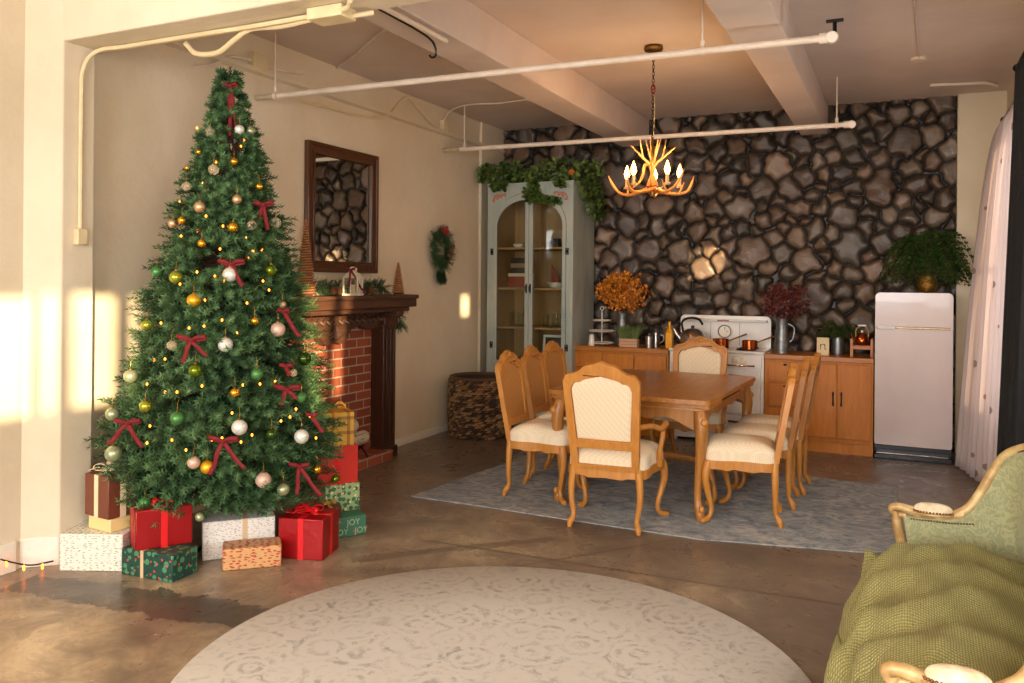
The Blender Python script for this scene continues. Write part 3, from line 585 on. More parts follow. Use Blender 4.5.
# ================================================================== CHAIRS (sitter faces +Y, origin on the floor)
def back_outline(w0, w1, z0, z1, crest, n=28, shoulder=.05):
    # closed outline (x, z): bottom width w0, top width w1, serpentine crest
    R = []
    for i in range(n+1):
        u = i/n; au = abs(2*u-1)
        z = z1-shoulder*0 + crest*(max(0, cos(min(1, au/.70)*pi/2))**1.0) + (.005*cos(au*pi*5) if au < .6 else 0)*(crest > .03) - (shoulder*max(0, (au-.82)/.18)**2.2)
        R.append((w1*(1-2*u), z))
    return [(-w0, z0), (w0, z0)]+R
def curved(M, z0, ang, bend=0):
    return M
def make_chair(arm, front_pad):
    name = 'dining_armchair' if arm else 'dining_chair'
    r = empty(name)
    fw, rw, dp = (.29, .215, .23) if arm else (.225, .185, .225)
    zs = .385 if arm else .40
    # seat outline, wider in front
    so_ = []
    K = [(-rw-.0, -dp), (rw+.0, -dp), (fw-.03, .0), (fw, dp-.06), (fw-.05, dp+.005), (0, dp+.035), (-fw+.05, dp+.005), (-fw, dp-.06), (-fw+.03, 0)]
    so_ = [(p.x, p.y) for p in catmull([(x, y, 0) for x, y in K], 5, True)]
    so_ = [(x, max(y, -dp-.005)) for x, y in so_]
    m = MB(); n = len(so_); inn = [(x*.86, y*.86) for x, y in so_]
    m.prism(so_, zs-.055, zs, 2, [inn]); m.build('seat_rail', 'chair_wood', r, bevel=.006)
    # scalloped drop in the middle of the rails
    m = MB()
    m.prism([(-fw*.8, zs-.04), (fw*.8, zs-.04), (fw*.45, zs-.066), (fw*.2, zs-.062), (0, zs-.082), (-fw*.2, zs-.062), (-fw*.45, zs-.066)], dp-.012, dp+.012, 1)
    m.prism([(-rw*.9, zs-.04), (rw*.9, zs-.04), (rw*.5, zs-.068), (0, zs-.062), (-rw*.5, zs-.068)], -dp-.004, -dp+.018, 1)
    for s in (-1, 1): m.prism([(-dp*.85, zs-.04), (dp*.85, zs-.04), (dp*.4, zs-.068), (0, zs-.060), (-dp*.4, zs-.068)], s*(fw+rw)/2-.010*0-.016*s-.010, s*(fw+rw)/2-.016*s+.010, 0)
    m.build('apron', 'chair_wood', r, bevel=.004)
    m = MB(); m.pad([(x*.97, y*.97) for x, y in so_], .085 if arm else .08, zs+.045, .048, rings=8); m.build('seat', 'seat_fabric', r, angle=70)
    for s in (-1, 1):
        m = MB(); cab_leg(m, s*(fw-.025), dp-.03, zs-.01, s*.8, .8, 1.5); lg = m.build('leg', 'chair_wood', r)
        m = MB(); m.tube([(s*(rw-.01), -dp+.012, zs), (s*(rw+.004), -dp+.010, zs*.74), (s*(rw+.004), -dp+.008, zs*.46), (s*(rw-.012), -dp+.004, zs*.2), (s*(rw+.002), -dp-.020, .035), (s*(rw+.006), -dp-.028, 0)],
                         [.024, .023, .019, .016, .021, .014], 10, 4); m.build('leg', 'chair_wood', r)
    # back: leaning frame
    lean = .20 if arm else .17
    Mb = T(0, -dp+.005, zs) @ RX(lean)
    H = (1.06 if arm else 1.02)-zs-.065; w0, w1 = (.215, .243) if arm else (.185, .212)
    crest = .075
    outer = back_outline(w0, w1, -.01, H, crest)
    if arm: zb0, zb1 = .155, .155
    else: zb0, zb1 = .12, .12
    inner = [(x*.80, (z*.985-.045) if i > 1 else zb0+.03) for i, (x, z) in enumerate(outer)]
    # lighter crest arch inside
    inner = [inner[0], inner[1]]+[(x, min(z, H-.055+.045*(1-abs(x)/(w1*.8)))) for x, z in inner[2:]]
    gapin = [(-w0*.80, .02), (w0*.80, .02), (w0*.81, zb0-.025), (-w0*.81, zb0-.025)]
    m = MB(); m.prism(outer, -.018, .018, 1, [inner, gapin], M=Mb); m.build('back_frame', 'chair_wood', r, bevel=.007, seg=2)
    # carved edge bead following the crest and a shell at its centre
    m = MB(); cr = [Mb @ Vector((x*.93, .020, z-.014)) for x, z in outer[2:]]; m.tube(cr, .007, 6)
    for yy in (.018,):
        c = Mb @ Vector((0, yy, H+crest*.55)); m.ball(c, .022, 8, (1.2, .5, 1))
        for k in (-1, 1):
            m.tube([c+Vector((k*.02, 0, -.005)), c+Vector((k*.05, 0, -.012)), c+Vector((k*.085, 0, -.030))], [.012, .010, .004], 6, 3)
    m.build('crest_carving', 'chair_wood', r)
    if arm:
        pts = [(x*.985, z*1.0) for x, z in inner]
        MP = Mb @ T(0, 0, 0) @ RX(pi/2)
        m = MB(); m.pad(pts, .028, .004, .004, M=Mb @ Matrix(((1, 0, 0, 0), (0, 0, 1, 0), (0, 1, 0, 0), (0, 0, 0, 1)))); m.build('back_pad', 'seat_fabric', r, angle=70)
        m = MB(); m.pad(pts, .010, .004, .004, M=Mb @ Matrix(((1, 0, 0, 0), (0, 0, -1, 0), (0, 1, 0, 0), (0, 0, 0, 1)))); m.build('outer_back_fabric', 'seat_fabric', r, angle=70)
        for s in (-1, 1):
            a0 = Mb @ Vector((s*w0*1.02, .005, .28))
            m = MB(); m.tube([a0, (s*(w0+.055), -dp+.10, zs+.265), (s*(fw+.015), -.02, zs+.235), (s*(fw+.025), .075, zs+.25), (s*(fw+.012), .115, zs+.235), (s*(fw+.0), .10, zs+.205)], [.018, .017, .019, .022, .021, .014], 10, 5)
            ar = m.build('arm', 'chair_wood', r)
            m = MB(); m.tube([(s*(fw+.006), .085, zs+.235), (s*(fw+.012), .05, zs+.17), (s*(fw-.004), .045, zs+.08), (s*(fw-.012), .075, zs-.02)], [.017, .017, .018, .022], 10, 5); m.build('arm_support', 'chair_wood', ar)
    else:
        m = MB(); pts = [(x*1.01, z) for x, z in inner]; m.prism(pts, -.006, .006, 1, M=Mb); m.build('cane_panel', 'cane', r)
    return r
def place(r, x, y, rz, label, group=None):
    r.location = (x, y, .0075); r.rotation_euler.z = rz; tag(r, label, 'chair', group); return r
A = make_chair(True, True); B = copy_tree(A)
place(A, -1.665, 5.10, radians(3.5), 'armchair with cream upholstered back at the near end of the table'); A.location.z = .002
place(B, -1.60, 6.98, pi, 'armchair at the far end of the table, facing the camera in front of the stove')
C1 = make_chair(False, False)
sides = [(-2.31, 5.50, -pi/2+.02, 'cane-backed dining chair on the basket side of the table, nearest the camera'),
         (-2.36, 6.05, -pi/2+.05, 'middle cane-backed dining chair on the basket side of the table'),
         (-2.40, 6.56, -pi/2-.03, 'cane-backed dining chair on the basket side, farthest from the camera'),
         (-.94, 5.55, pi/2+.14, 'cane-backed dining chair on the refrigerator side, nearest the camera'),
         (-.90, 6.05, pi/2+.04, 'middle cane-backed dining chair on the refrigerator side of the table'),
         (-.87, 6.50, pi/2+.0, 'cane-backed dining chair on the refrigerator side, farthest from the camera')]
for i, (x, y, rz, lb) in enumerate(sides):
    place(C1 if i == 0 else copy_tree(C1), x, y, rz, lb, 'cane-backed chairs along the table sides')
# ================================================================== CHANDELIER
def chandelier():
    cx, cy = -1.665, 5.94; r = empty('antler_chandelier', (cx, cy, 2.28), label='antler chandelier with glowing flame bulbs hanging over the dining table', cat='chandelier')
    z0 = 2.28
    MB().lathe([(.0, ZC-z0), (.065, ZC-z0), (.072, ZC-z0-.02), (.066, ZC-z0-.035), (.02, ZC-z0-.045), (.0, ZC-z0-.046)], 24).build('canopy', 'brass', r)
    m = MB(); z = .33; k = 0
    while z < ZC-z0-.05:
        a = pi/2*(k % 2); pts = [Vector((cos(a)*.009*cos(t), sin(a)*.009*cos(t), z+.017*sin(t)+.016)) for t in [i*2*pi/10 for i in range(10)]]
        m.tube(pts, .0028, 5, closed=True); z += .026; k += 1
    ch = m.build('chain', 'black_metal', r)
    m = MB(); m.tube([Vector((.016*cos(t), 0, .70+.035*sin(t))) for t in [i*2*pi/12 for i in range(12)]], .004, 6, closed=True); m.build('red_clip', 'berry', ch)
    m = MB(); m.tube([(.006, 0, .33), (.01, .004, .6), (-.006, .0, .8), (.004, 0, ZC-z0-.04)], .0035, 6, 5); m.build('wire', 'candle_sleeve', ch)
    base = lin((168, 98, 34)); tip = lin((222, 160, 84))
    def antler(m, pts, r0, tines):
        m.cc = base; P = catmull(pts, 6); n = len(P); m.tube(P, [r0*(1-.8*(i/(n-1))**1.5) for i in range(n)], 8)
        for i in range(len(m.c)-n*8, len(m.c)): k = ((i-(len(m.c)-n*8))//8)/n; m.c[i] = tuple(base[j]*(1-k)+tip[j]*k for j in range(3))
        for t, d, l in tines:
            q = P[int(t*(n-1))]; d = Vector(d); m.cc = tip; rr = r0*(1-.5*t)
            m.tube([q, q+d*l*.5+Vector((0, 0, l*.04)), q+d*l+Vector((0, 0, l*.2))], [rr*.8, rr*.6, rr*.18], 7, 4)
    for k in range(5):     # lower antlers sweep out flat and turn up at the tips
        m = MB(); a = k*2*pi/5+.44; c, s = cos(a), sin(a)
        def Q(rr, th, zz): return Vector((rr*cos(a+th), rr*sin(a+th), zz))
        antler(m, [Q(.05, 1.2, -.04), Q(.10, .2, -.065), Q(.20, .05, -.075), Q(.27, .12, -.05), Q(.315, .2, .01), Q(.335, .24, .07)], .0145,
               [(.60, (c*.55-s*.4, s*.55+c*.4, .9), .10), (.42, (c*.3+s*.6, s*.3-c*.6, .7), .09)])
        m.build('antler', 'antler', r)
    for k, (a, sp, hh) in enumerate(((3.55, .16, .285), (2.2, .05, .33), (.35, .17, .27), (-.9, .10, .31))):     # upper antlers fork upward
        m = MB(); c, s = cos(a), sin(a)
        antler(m, [(-c*.03, -s*.03, -.02), (c*.0, s*.0, .07), (c*.02, s*.02, .14), (c*sp*.5, s*sp*.5, .20), (c*sp, s*sp, hh)], .016,
               [(.72, (c*.25-s*.3, s*.25+c*.3, 1), .12)])
        m.build('antler', 'antler', r)
    m = MB(); antler(m, [(.01, 0, .15), (-.05, -.01, .14), (-.065, -.02, .07), (-.09, -.03, .01), (-.14, -.04, -.03)], .015, []); m.build('antler', 'antler', r)
    MB().lathe([(0, -.09), (.012, -.09), (.02, -.05), (.014, .0), (.010, .2), (.008, .34), (0, .35)], 14).build('stem', 'brass', r)
    for k in range(5):
        a = k*2*pi/5+.50; x, y = .205*cos(a), .205*sin(a)
        cs = MB().lathe([(0, -.03), (.022, -.03), (.026, -.015), (.014, -.01), (.0125, .045), (0, .045)], 12).build('candle_cup', 'candle_sleeve', r, (x, y, 0))
        MB().lathe([(0, .046), (.010, .048), (.021, .075), (.016, .105), (.005, .135), (0, .148)], 14).build('bulb', 'bulb_warm', cs)
    for k, (dx, dy) in enumerate(((.215, 0), (-.215, 0), (0, -.215), (0, .215))):
        pl = bpy.data.lights.new('chandelier_glow', 'POINT'); pl.energy = 3; pl.color = (1, .62, .28); pl.shadow_soft_size = .02
        lo = bpy.data.objects.new('chandelier_glow', pl); COL.objects.link(lo); lo.location = (cx+dx*.9, cy+dy*.9, z0+.17)
chandelier()
# ================================================================== FIREPLACE
FY0, FY1 = 4.45, 6.09
def fireplace():
    r = empty('fireplace', (XL, (FY0+FY1)/2, 0), label='brick fireplace in a carved dark wood surround on the left wall', cat='fireplace')
    o = Vector((XL, (FY0+FY1)/2, 0)); L = (FY1-FY0)/2
    MB().box(0.004, .075, -L+.12, L-.12, 0, 1.28).build('brick_back', 'brick', r)
    MB().box(0.004, .27, -L+.02, L-.13, 0, .09).build('hearth', 'brick', r, bevel=.005)
    for s in (-1, 1):
        y0, y1 = (L-.19, L) if s > 0 else (-L, -L+.19)
        m = MB(); m.box(.0, .205, y0, y1, .09, 1.22); m.box(0, .225, y0-.012, y1+.012, 0, .10); m.box(.0, .222, y0-.01, y1+.01, 1.16, 1.22)
        c = m.build('column', 'mantel_upright_wood', r, bevel=.006)
        m = MB()
        for k in (-1, 0, 1): m.box(.205, .219, (y0+y1)/2+k*.052-.014, (y0+y1)/2+k*.052+.014, .14, 1.12)
        m.box(.0, .03, y1 if s > 0 else y0-.05, y1+.05 if s > 0 else y0, 0, .50); m.build('moulding', 'mantel_upright_wood', c, bevel=.004)
    n = 44; bot = []
    for i in range(n+1):
        y = L-.05-(2*L-.1)*i/n; u = abs(y)/(L-.19)
        if u > 1: z = 1.14
        else: z = 1.155-.05*u**6+.02*cos(u*pi*4)-.13*math.exp(-(y/.17)**4)
        bot.append((y, z))
    MB().prism([(-L+.05, 1.30), (L-.05, 1.30)]+bot, .10, .17, 0).build('frieze', 'mantel_wood', r, bevel=.005)
    m = MB()
    for k in range(-9, 10):
        if k: 
            y = k*.078; m.tube([(.172, y-.03, 1.22), (.19, y-.012, 1.20), (.188, y+.01, 1.225), (.172, y+.03, 1.245)], [.012, .016, .013, .006], 6, 3); m.ball((.178, y, 1.262), .012, 6)
    for k in range(7):
        a = (k-3)*.33; m.tube([(.172, 0, 1.18), (.19, sin(a)*.075, 1.16-cos(a)*.07), (.172, sin(a)*.11, 1.16-cos(a)*.10)], [.012, .013, .005], 6, 3)
    m.build('frieze_carving', 'mantel_wood', r)
    m = MB(); m.box(0, .30, -L-.05, L+.07, 1.275, 1.315); m.box(0, .345, -L-.09, L+.115, 1.315, 1.405); m.box(0, .36, -L-.105, L+.13, 1.385, 1.42)
    m.build('mantel_shelf', 'mantel_wood', r, bevel=.008)
    for s in (-1, 1):
        m = MB(); y = s*(L-.095)
        m.prism([(0, 1.28), (.32, 1.28), (.31, 1.24), (.25, 1.215), (.235, 1.16), (.21, 1.13), (0, 1.13)], y-.05, y+.05, 1)
        m.build('corbel', 'mantel_wood', r, bevel=.006)
fireplace()
MZ = 1.42
# logs on a black grate
r = empty('log_grate', (-4.06, 5.42, .09), label='black iron grate under the birch logs on the hearth', cat='fire grate')
m = MB()
for y in (-.16, .16):
    m.tube([(-.07, y, .09), (0.04, y, .085), (.10, y, .04), (.12, y, .0)], .008, 6, 4); m.tube([(-.06, y, .088), (-.06, y, 0)], .008, 6); m.tube([(.06, y, .08), (.0, y, .03), (-.03, y, 0)], .007, 6)
m.tube([(-.02, -.2, .088), (-.02, .2, .088)], .008, 6); m.tube([(.055, -.2, .083), (.055, .2, .083)], .008, 6); m.build('grate_bars', 'black_metal', r)
for i, (y, x, z, L, rr, a, lb) in enumerate(((5.42, -4.00, .245, .42, .055, .06, 'front birch log of the pair resting on the black grate'), (5.38, -4.095, .245, .44, .05, -.05, 'rear birch log lying on the black grate against the bricks'), (5.36, -4.05, .345, .40, .055, .10, 'pale birch log lying on top of the other two'))):
    e_ = empty('birch_log', (x, y, z), a, lb, 'log', 'birch logs on the grate')
    m = MB(); m.lathe([(rr, -L/2), (rr*1.02, 0), (rr*.97, L/2)], 18, M=RX(pi/2), fn=lambda a, z: 1+.03*sin(3*a)); m.build('bark', 'birch_bark', e_)
    m = MB(); m.lathe([(0, L/2+.002), (rr*.9, L/2+.001)], 18, M=RX(pi/2)); m.lathe([(0, -L/2-.002), (rr*.9, -L/2-.001)], 18, M=RX(pi/2)); m.build('cut_end', 'log_end', e_)
# cone trees
def cone_tree(x, y, h, rr, label):
    e_ = empty('cone_tree', (x, y, MZ), label=label, cat='decoration'); m = MB(); n = int(h/.019); P = []; R = []
    for i in range(n*10+1):
        t = i/(n*10); a = i/10*2*pi; q = rr*(1-t)**.95+.004; P.append(Vector((q*cos(a), q*sin(a), .010+t*h)))
    m.cc = lin((168, 112, 66)); m.tube(P, .0072, 6)
    for i in range(len(m.c)): k = .7+.5*(hash((i//5)*7919) % 100)/100; m.c[i] = tuple(v*k for v in m.c[i])
    m.build('rope_wrap', 'rope', e_)
    MB().lathe([(rr*.9, 0), (rr*.95, .006), (.002, h)], 16).build('core', 'bark', e_)
cone_tree(-4.0, 4.86, .56, .072, 'tall rope-wound cone tree at the left end of the mantel')
cone_tree(-4.0, 6.11, .27, .048, 'small rope-wound cone tree at the right end of the mantel')
# lantern
e_ = empty('lantern', (-3.98, 5.42, MZ), .3, 'small white metal lantern tied with a red ribbon on the mantel', 'lantern')
m = MB(); w = .048; m.box(-w-.008, w+.008, -w-.008, w+.008, 0, .012)
for sx in (-1, 1):
    for sy in (-1, 1): m.box(sx*w-.005, sx*w+.005, sy*w-.005, sy*w+.005, .01, .115)
for z in (.112,): m.box(-w-.006, w+.006, -w-.006, w+.006, z, z+.008)
m.lathe([(.07, .12), (.045, .145), (.03, .15), (.028, .17), (.035, .172), (.012, .185), (0, .187)], 4, M=RZ(pi/4))
for s in (-1, 1): m.box(-.003, .003, s*w-.003, s*w+.003, .01, .115); m.box(s*w-.003, s*w+.003, -.003, .003, .01, .115)
m.build('frame', 'ceramic', e_, smooth=False)
MB().box(-w+.003, w-.003, -w+.003, w-.003, .012, .113).build('glass', 'thin_glass', e_, smooth=False)
MB().tube([(.02*cos(t), 0, .19+.02*sin(t)) for t in [i*2*pi/14 for i in range(14)]], .003, 6, closed=True).build('handle', 'brass', e_)
m = MB(); m.lathe([(0, .013), (.02, .013), (.02, .07), (0, .072)], 14); m.build('candle', 'pale_sign', e_)
# ------------------------------------------------------------------ foliage helpers
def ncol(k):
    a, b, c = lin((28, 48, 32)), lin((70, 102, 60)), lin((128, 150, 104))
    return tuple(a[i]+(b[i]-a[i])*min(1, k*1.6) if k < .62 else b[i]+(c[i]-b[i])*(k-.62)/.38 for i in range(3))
def sprigs(items, rng, nl=.034, nn=34, w=.0022, stem=True):
    """items: list of (origin, direction, length, tone). numpy-built thin needles round each stem."""
    V = []; Fc = []; Cc = []
    for o, d, L, tone in items:
        d = Vector(d).normalized(); x = d.orthogonal().normalized(); y = d.cross(x); o = Vector(o); g = Vector((0, 0, -.10*L))
        b = len(V)
        a0 = rng.random()*6.28
        for k in range(nn):
            t = .06+.94*k/nn; a = a0+k*2.4; p = o+d*(L*t)+g*t*t
            e = (d*.62+(x*cos(a)+y*sin(a))*.85).normalized(); l = nl*(1.0-.35*t)*rng.uniform(.8, 1.15); sd_ = e.cross(d).normalized()*w
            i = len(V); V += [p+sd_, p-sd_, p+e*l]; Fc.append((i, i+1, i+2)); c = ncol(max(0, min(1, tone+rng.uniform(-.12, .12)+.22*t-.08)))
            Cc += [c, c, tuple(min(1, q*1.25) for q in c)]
    m = MB(); m.cc = (1, 1, 1); m.v = [tuple(v) for v in V]; m.f = Fc; m.c = Cc; m.mi = [0]*len(Fc); return m
# ================================================================== CHRISTMAS TREE
TX, TY, TTOP = -3.56, 3.63, 2.76
def tree_r(z):
    if z > .66: return .655*(TTOP-z)/(TTOP-.66)+.012
    return .655-(.66-z)*.45
def christmas_tree():
    rng = random.Random(5); r = empty('christmas_tree', (TX, TY, 0), label='tall decorated green artificial Christmas tree beside the left pillar', cat='christmas tree')
    items = []; bm = MB()
    def clamp(p):
        q = Vector(p); q.x = max(q.x, XL+.03-TX)
        if q.y+TY < 3.3: q.x = max(q.x, -4.06-TX)
        return q
    z = .34; 
    while z < TTOP-.03:
        R = tree_r(z); nb = max(8, int(28*R/.685)+7); 
        for k in range(nb):
            a = rng.uniform(0, 2*pi); rr = R*rng.uniform(.74, 1.02)*(1+.05*sin(a*5+z*9)); zz = z+rng.uniform(-.035, .035)
            d = Vector((cos(a), sin(a), 0)); root = d*(.02)+Vector((0, 0, zz+.02+.05*R)); tip = clamp(d*rr+Vector((0, 0, zz-.06*R/.7)))
            if R > .08: bm.tube([root, (root+tip)/2+Vector((0, 0, -.02)), tip*.9+root*.1], [.005, .003, .0015], 4)
            # sprigs along the outer part of the branch
            m_ = 2+int(4.5*R/.5); tone = rng.uniform(.25, .62)
            for j in range(m_):
                t = 1-.58*j/max(1, m_) if R > .15 else 1-.5*j/m_; p = root.lerp(tip, t*.93); side = Vector((-d.y, d.x, 0))
                s = (1 if j % 2 else -1)*rng.uniform(.3, .95)*(0 if j == 0 else 1); L = rng.uniform(.09, .135)*(.48 if R < .12 else .64 if R < .25 else 1)
                dd = (d+side*s+Vector((0, 0, rng.uniform(-.12, .5)))).normalized(); e = clamp(p+dd*L)
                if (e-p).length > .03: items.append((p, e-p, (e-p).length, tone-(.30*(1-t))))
        z += .037 if R > .2 else .028
    for k in range(9): a = k*.7; items.append((Vector((0, 0, TTOP-.16+.012*k)), Vector((cos(a)*.5, sin(a)*.5, .9)), .10, .45))
    items.append((Vector((.01, 0, TTOP-.11)), Vector((.25, 0, 1)), .13, .5)); items.append((Vector((0, 0, TTOP-.12)), Vector((-.35, .1, .9)), .10, .5))
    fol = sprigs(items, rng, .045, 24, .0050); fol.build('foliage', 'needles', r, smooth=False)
    bm.build('branches', 'bark', r)
    MB().lathe([(.028, .0), (.028, .3), (.014, 1.6), (.006, 2.7)], 10).build('trunk', 'bark', r)
    m = MB(); m.lathe([(.05, 0), (.05, .12), (.03, .13)], 14)
    for k in range(3): a = k*2.09+.5; m.tube([(0.03*cos(a), .03*sin(a), .10), (.2*cos(a), .2*sin(a), .012)], .010, 6)
    m.build('stand', 'black_metal', r)
    return r
christmas_tree()
def tree_point(u, v, off=.0):
    d = (_f*F_PX+RGT*(u-512)-UPV*(v-HORIZON)).normalized(); o = Vector((0, 0, EYE)); best = None; bd = 9
    t = 3.0
    while t < 6:
        p = o+d*t; q = sqrt((p.x-TX)**2+(p.y-TY)**2)-tree_r(p.z)-off
        if q < 0: return p
        if q < bd: bd = q; best = p.copy()
        t += .005
    return best
# ornaments: pixel in the photograph, radius in pixels, finish, label
ORN = [
(210,132,5.5,'ball_glass','clear amber glass bauble high on the left side, below the tree top'),(239.5,129.6,5,'ball_silver','small white silver bauble beside the tails of the topmost bow'),
(250.5,131,5,'ball_sage','gold-green bauble at the right edge just below the topmost bow'),(199,152,3.5,'ball_gold','tiny gold bauble at the left edge of the narrow upper tree'),
(234,161.5,4,'ball_gold','small gold bauble in the middle of the tree, below the topmost bow tails'),(213.7,169.7,5.5,'ball_glass','clear glass bauble on the centre of the upper tree'),
(187.5,168,3.2,'ball_gold','tiny gold bauble at the left tip of an upper branch'),(259,186.5,4,'ball_gold','small gold bauble above the upper right velvet bow'),
(237,199.5,5,'ball_champagne','pale champagne bauble left of the upper right velvet bow'),(199.7,207,6,'ball_champagne','champagne glass bauble hanging on a thread in the upper left tree'),
(186.5,186.5,5,'ball_glass','dark clear glass bauble at the upper left edge of the tree'),(172.5,223.4,5,'ball_champagne','amber bauble at the far left edge beside a smaller gold one'),
(182,220.4,4.5,'ball_gold','small gold bauble right beside the amber one at the left edge'),(251.7,225.3,5,'ball_rose','rosy champagne bauble under the upper right velvet bow'),
(233,227.4,5.5,'ball_gold','bright gold bauble above the bow that crosses a white ball'),(275.6,223,6,'ball_glass','clear glass bauble at the right edge near the mirror'),
(201.8,243.4,4.5,'ball_gold','small gold bauble upper left of the bow that crosses a white ball'),(156.8,271.7,6,'ball_green','dark green bauble at the left edge against the wall'),
(176,277.3,7,'ball_lime','large lime bauble next to the dark green one at the left'),(230,274.5,7.5,'ball_silver','large white bauble right beneath a velvet bow in mid tree'),
(271,270.3,6,'ball_olive','olive bauble near the right edge, level with the mirror bottom'),(193.8,300.3,7,'ball_yellow','large yellow gold bauble in the middle of the left half'),
(282.6,304.8,3.8,'ball_champagne','tiny champagne bauble above the right-hand ribbon tail'),(254.8,321,4.2,'ball_gold','small gold bauble right of the tree centre, above the green one'),
(278,329.4,7.5,'ball_rose','large cream bauble near the right edge beside the fireplace'),(225.5,344.6,7.5,'ball_silver','large silver bauble right of the small left-centre bow'),
(171.6,345.3,5,'ball_glass','golden clear bauble touching the left-centre bow'),(147,325,6,'ball_lime','lime bauble half hidden at the left edge, above the silver-green one'),
(304.4,358.7,7,'ball_darkgreen','dark green bauble at the right edge in front of the bricks'),(195.5,370.5,7,'ball_olive','shiny olive bauble below the left-centre bow'),
(256.9,374,6.2,'ball_green','matte green bauble in the middle right of the tree'),(130.5,376.3,7,'ball_sage','sage bauble standing out at the left edge against the sunlit wall'),
(293.4,372.8,4,'ball_glass','small clear bauble under the dark green one at the right edge'),(234.8,392.7,5,'ball_gold','amber gold bauble in the middle above the large silver one'),
(145.5,406.3,6.5,'ball_lime','shiny yellow-green bauble above the far left bow'),(301.4,397.4,5.5,'ball_green','green bauble tucked beside the right-hand bow'),
(112.3,414,7,'ball_sage','pale green bauble at the leftmost branch tip beside the wall'),(177.2,418.5,7,'ball_green','satin green bauble in the lower left centre'),
(239.5,427.4,8,'ball_silver','large silver bauble just above the big central bow'),(271.6,434.2,6,'ball_darkgreen','dark green bauble to the right of the large silver one'),
(301.6,436.5,7.5,'ball_silver','large silver bauble at the lower right edge'),(113.4,453.7,8.5,'ball_sage','big grey-green bauble hanging lowest at the left over the brown gift'),
(193.8,462.6,6.5,'ball_rose','tan rose bauble below and left of the big central bow'),(207.2,467.2,7,'ball_yellow','yellow gold bauble under the left tail of the central bow'),
(263.4,480,8,'ball_rose','large rose cream bauble low on the tree, right of centre'),(283.3,489.5,6.5,'ball_sage','sage green bauble low down left of the lowest bow'),
(317.3,469.4,4.5,'ball_gold','small gold bauble at the lower right edge beside the red gift'),(144.8,503,6.5,'ball_green','green bauble hanging just above the red gift at the left'),
(199.8,517,4.6,'ball_sage','small silver-green bauble peeping between the left gifts'),(335.5,478.7,4.5,'ball_olive','small shiny olive bauble at the bottom right branch tip')]
def ornament(u, v, rp, mat, lab):
    p = tree_point(u, v, .03); D = (p-Vector((0, 0, EYE))).dot(_f); R = rp*D/F_PX*.97
    out = Vector((p.x-TX, p.y-TY, 0)).normalized(); 
    if p.x < -4.0 and p.y < 3.3: p = p
    p.x = max(p.x, XL+R+.01)
    if p.y < 3.26: p.x = max(p.x, -4.07+R)
    e_ = empty('bauble', p, label=lab, cat='christmas ornament', group='baubles on the Christmas tree')
    b = MB().ball((0, 0, 0), R, 16); b.build('ball', mat, e_)
    m = MB(); m.lathe([(R*.22, R*.95), (R*.22, R*1.13), (0, R*1.16)], 10); m.tube([Vector((.0, R*.12*cos(t), R*1.22+R*.12*sin(t))) for t in [i*pi/4 for i in range(8)]], R*.03+.0004, 5, closed=True); m.build('cap', 'brass', e_)
    m = MB(); m.tube([(0, 0, R*1.3), (0, 0, R*1.3+.03), (-out.x*.02, -out.y*.02, R*1.3+.05)], .0007, 4); m.build('thread', 'ribbon_gold', e_)
for o_ in ORN: ornament(*o_)
def ribbon(m, P, w, side, th=.0012):
    P = [Vector(p) for p in P]; side = Vector(side).normalized(); V = []
    for p in P: V += [p-side*w/2, p+side*w/2]
    n = len(P); m.add(V, [(2*i, 2*i+1, 2*i+3, 2*i+2) for i in range(n-1)])
def bow(e_, W, tails, mat, w=.018, yo=0):
    """bow in its local frame: x to the right, z up, -y toward the viewer; W half width of the loops"""
    for s in (-1, 1):
        m = MB(); P = catmull([(0, -.004, 0), (s*W*.45, -.022, W*.20), (s*W, -.016, W*.26), (s*W*.98, .006, W*.14), (s*W*.5, .002, W*.02), (0, -.002, -.002)], 5); ribbon(m, P, w*.8, (-s*.25, .25, 1)); m.build('loop', mat, e_, solid=.002)
    for s, L, sp in tails:
        m = MB(); P = catmull([(0, -.004, 0), (s*sp*.35, -.016, -L*.35), (s*sp*.62, -.008, -L*.7), (s*sp, -.014, -L)], 5); ribbon(m, P, w*.95, (1, .1, s*.35)); m.build('tail', mat, e_, solid=.002)
    MB().ball((0, -.008, 0), w*.5, 8, (1, .8, .9)).build('knot', mat, e_)
BOWS = [(231, 86, .045, [(-1, .29, .0), (1, .25, .045)], 'dark red velvet bow with long tails at the very top of the tree'),
(264, 205, .060, [(-1, .125, .045), (1, .14, .03)], 'red velvet bow on the upper right side of the tree'),
(232, 264, .078, [(-1, .10, .09), (1, .12, .07)], 'red velvet bow above the large white bauble in mid tree'),
(192, 340, .085, [(-1, .12, .05), (1, .08, .09)], 'red velvet bow on the left centre between two baubles'),
(284, 311, .035, [(1, .14, .10)], 'red velvet ribbon slanting down the right side of the tree'),
(287, 366, .040, [(1, .05, .02)], 'small red velvet bow beside the dark green bauble at the right'),
(287.6, 389, .078, [(-1, .085, .03), (1, .05, .06)], 'red velvet bow on the right side in front of the bricks'),
(128, 423, .070, [(-1, .11, .10), (1, .12, .08)], 'red velvet bow at the far left against the sunlit wall'),
(223.6, 441, .085, [(-1, .17, .07), (1, .13, .12)], 'big red velvet bow with spread tails in the lower middle'),
(299.8, 466, .060, [(-1, .15, .01), (1, .15, .13)], 'lowest red velvet bow with long tails at the lower right'),
(312, 415, .030, [(1, .09, .07)], 'thin red velvet ribbon hanging at the right edge above the gifts')]
for u, v, Wd, tl, lb in BOWS:
    p = tree_point(u, v, .05); e_ = empty('velvet_bow', p, YAW-.15 if u > 160 else YAW, lb, 'bow', 'velvet bows on the Christmas tree'); bow(e_, Wd*.92, tl, 'velvet_red', .024)
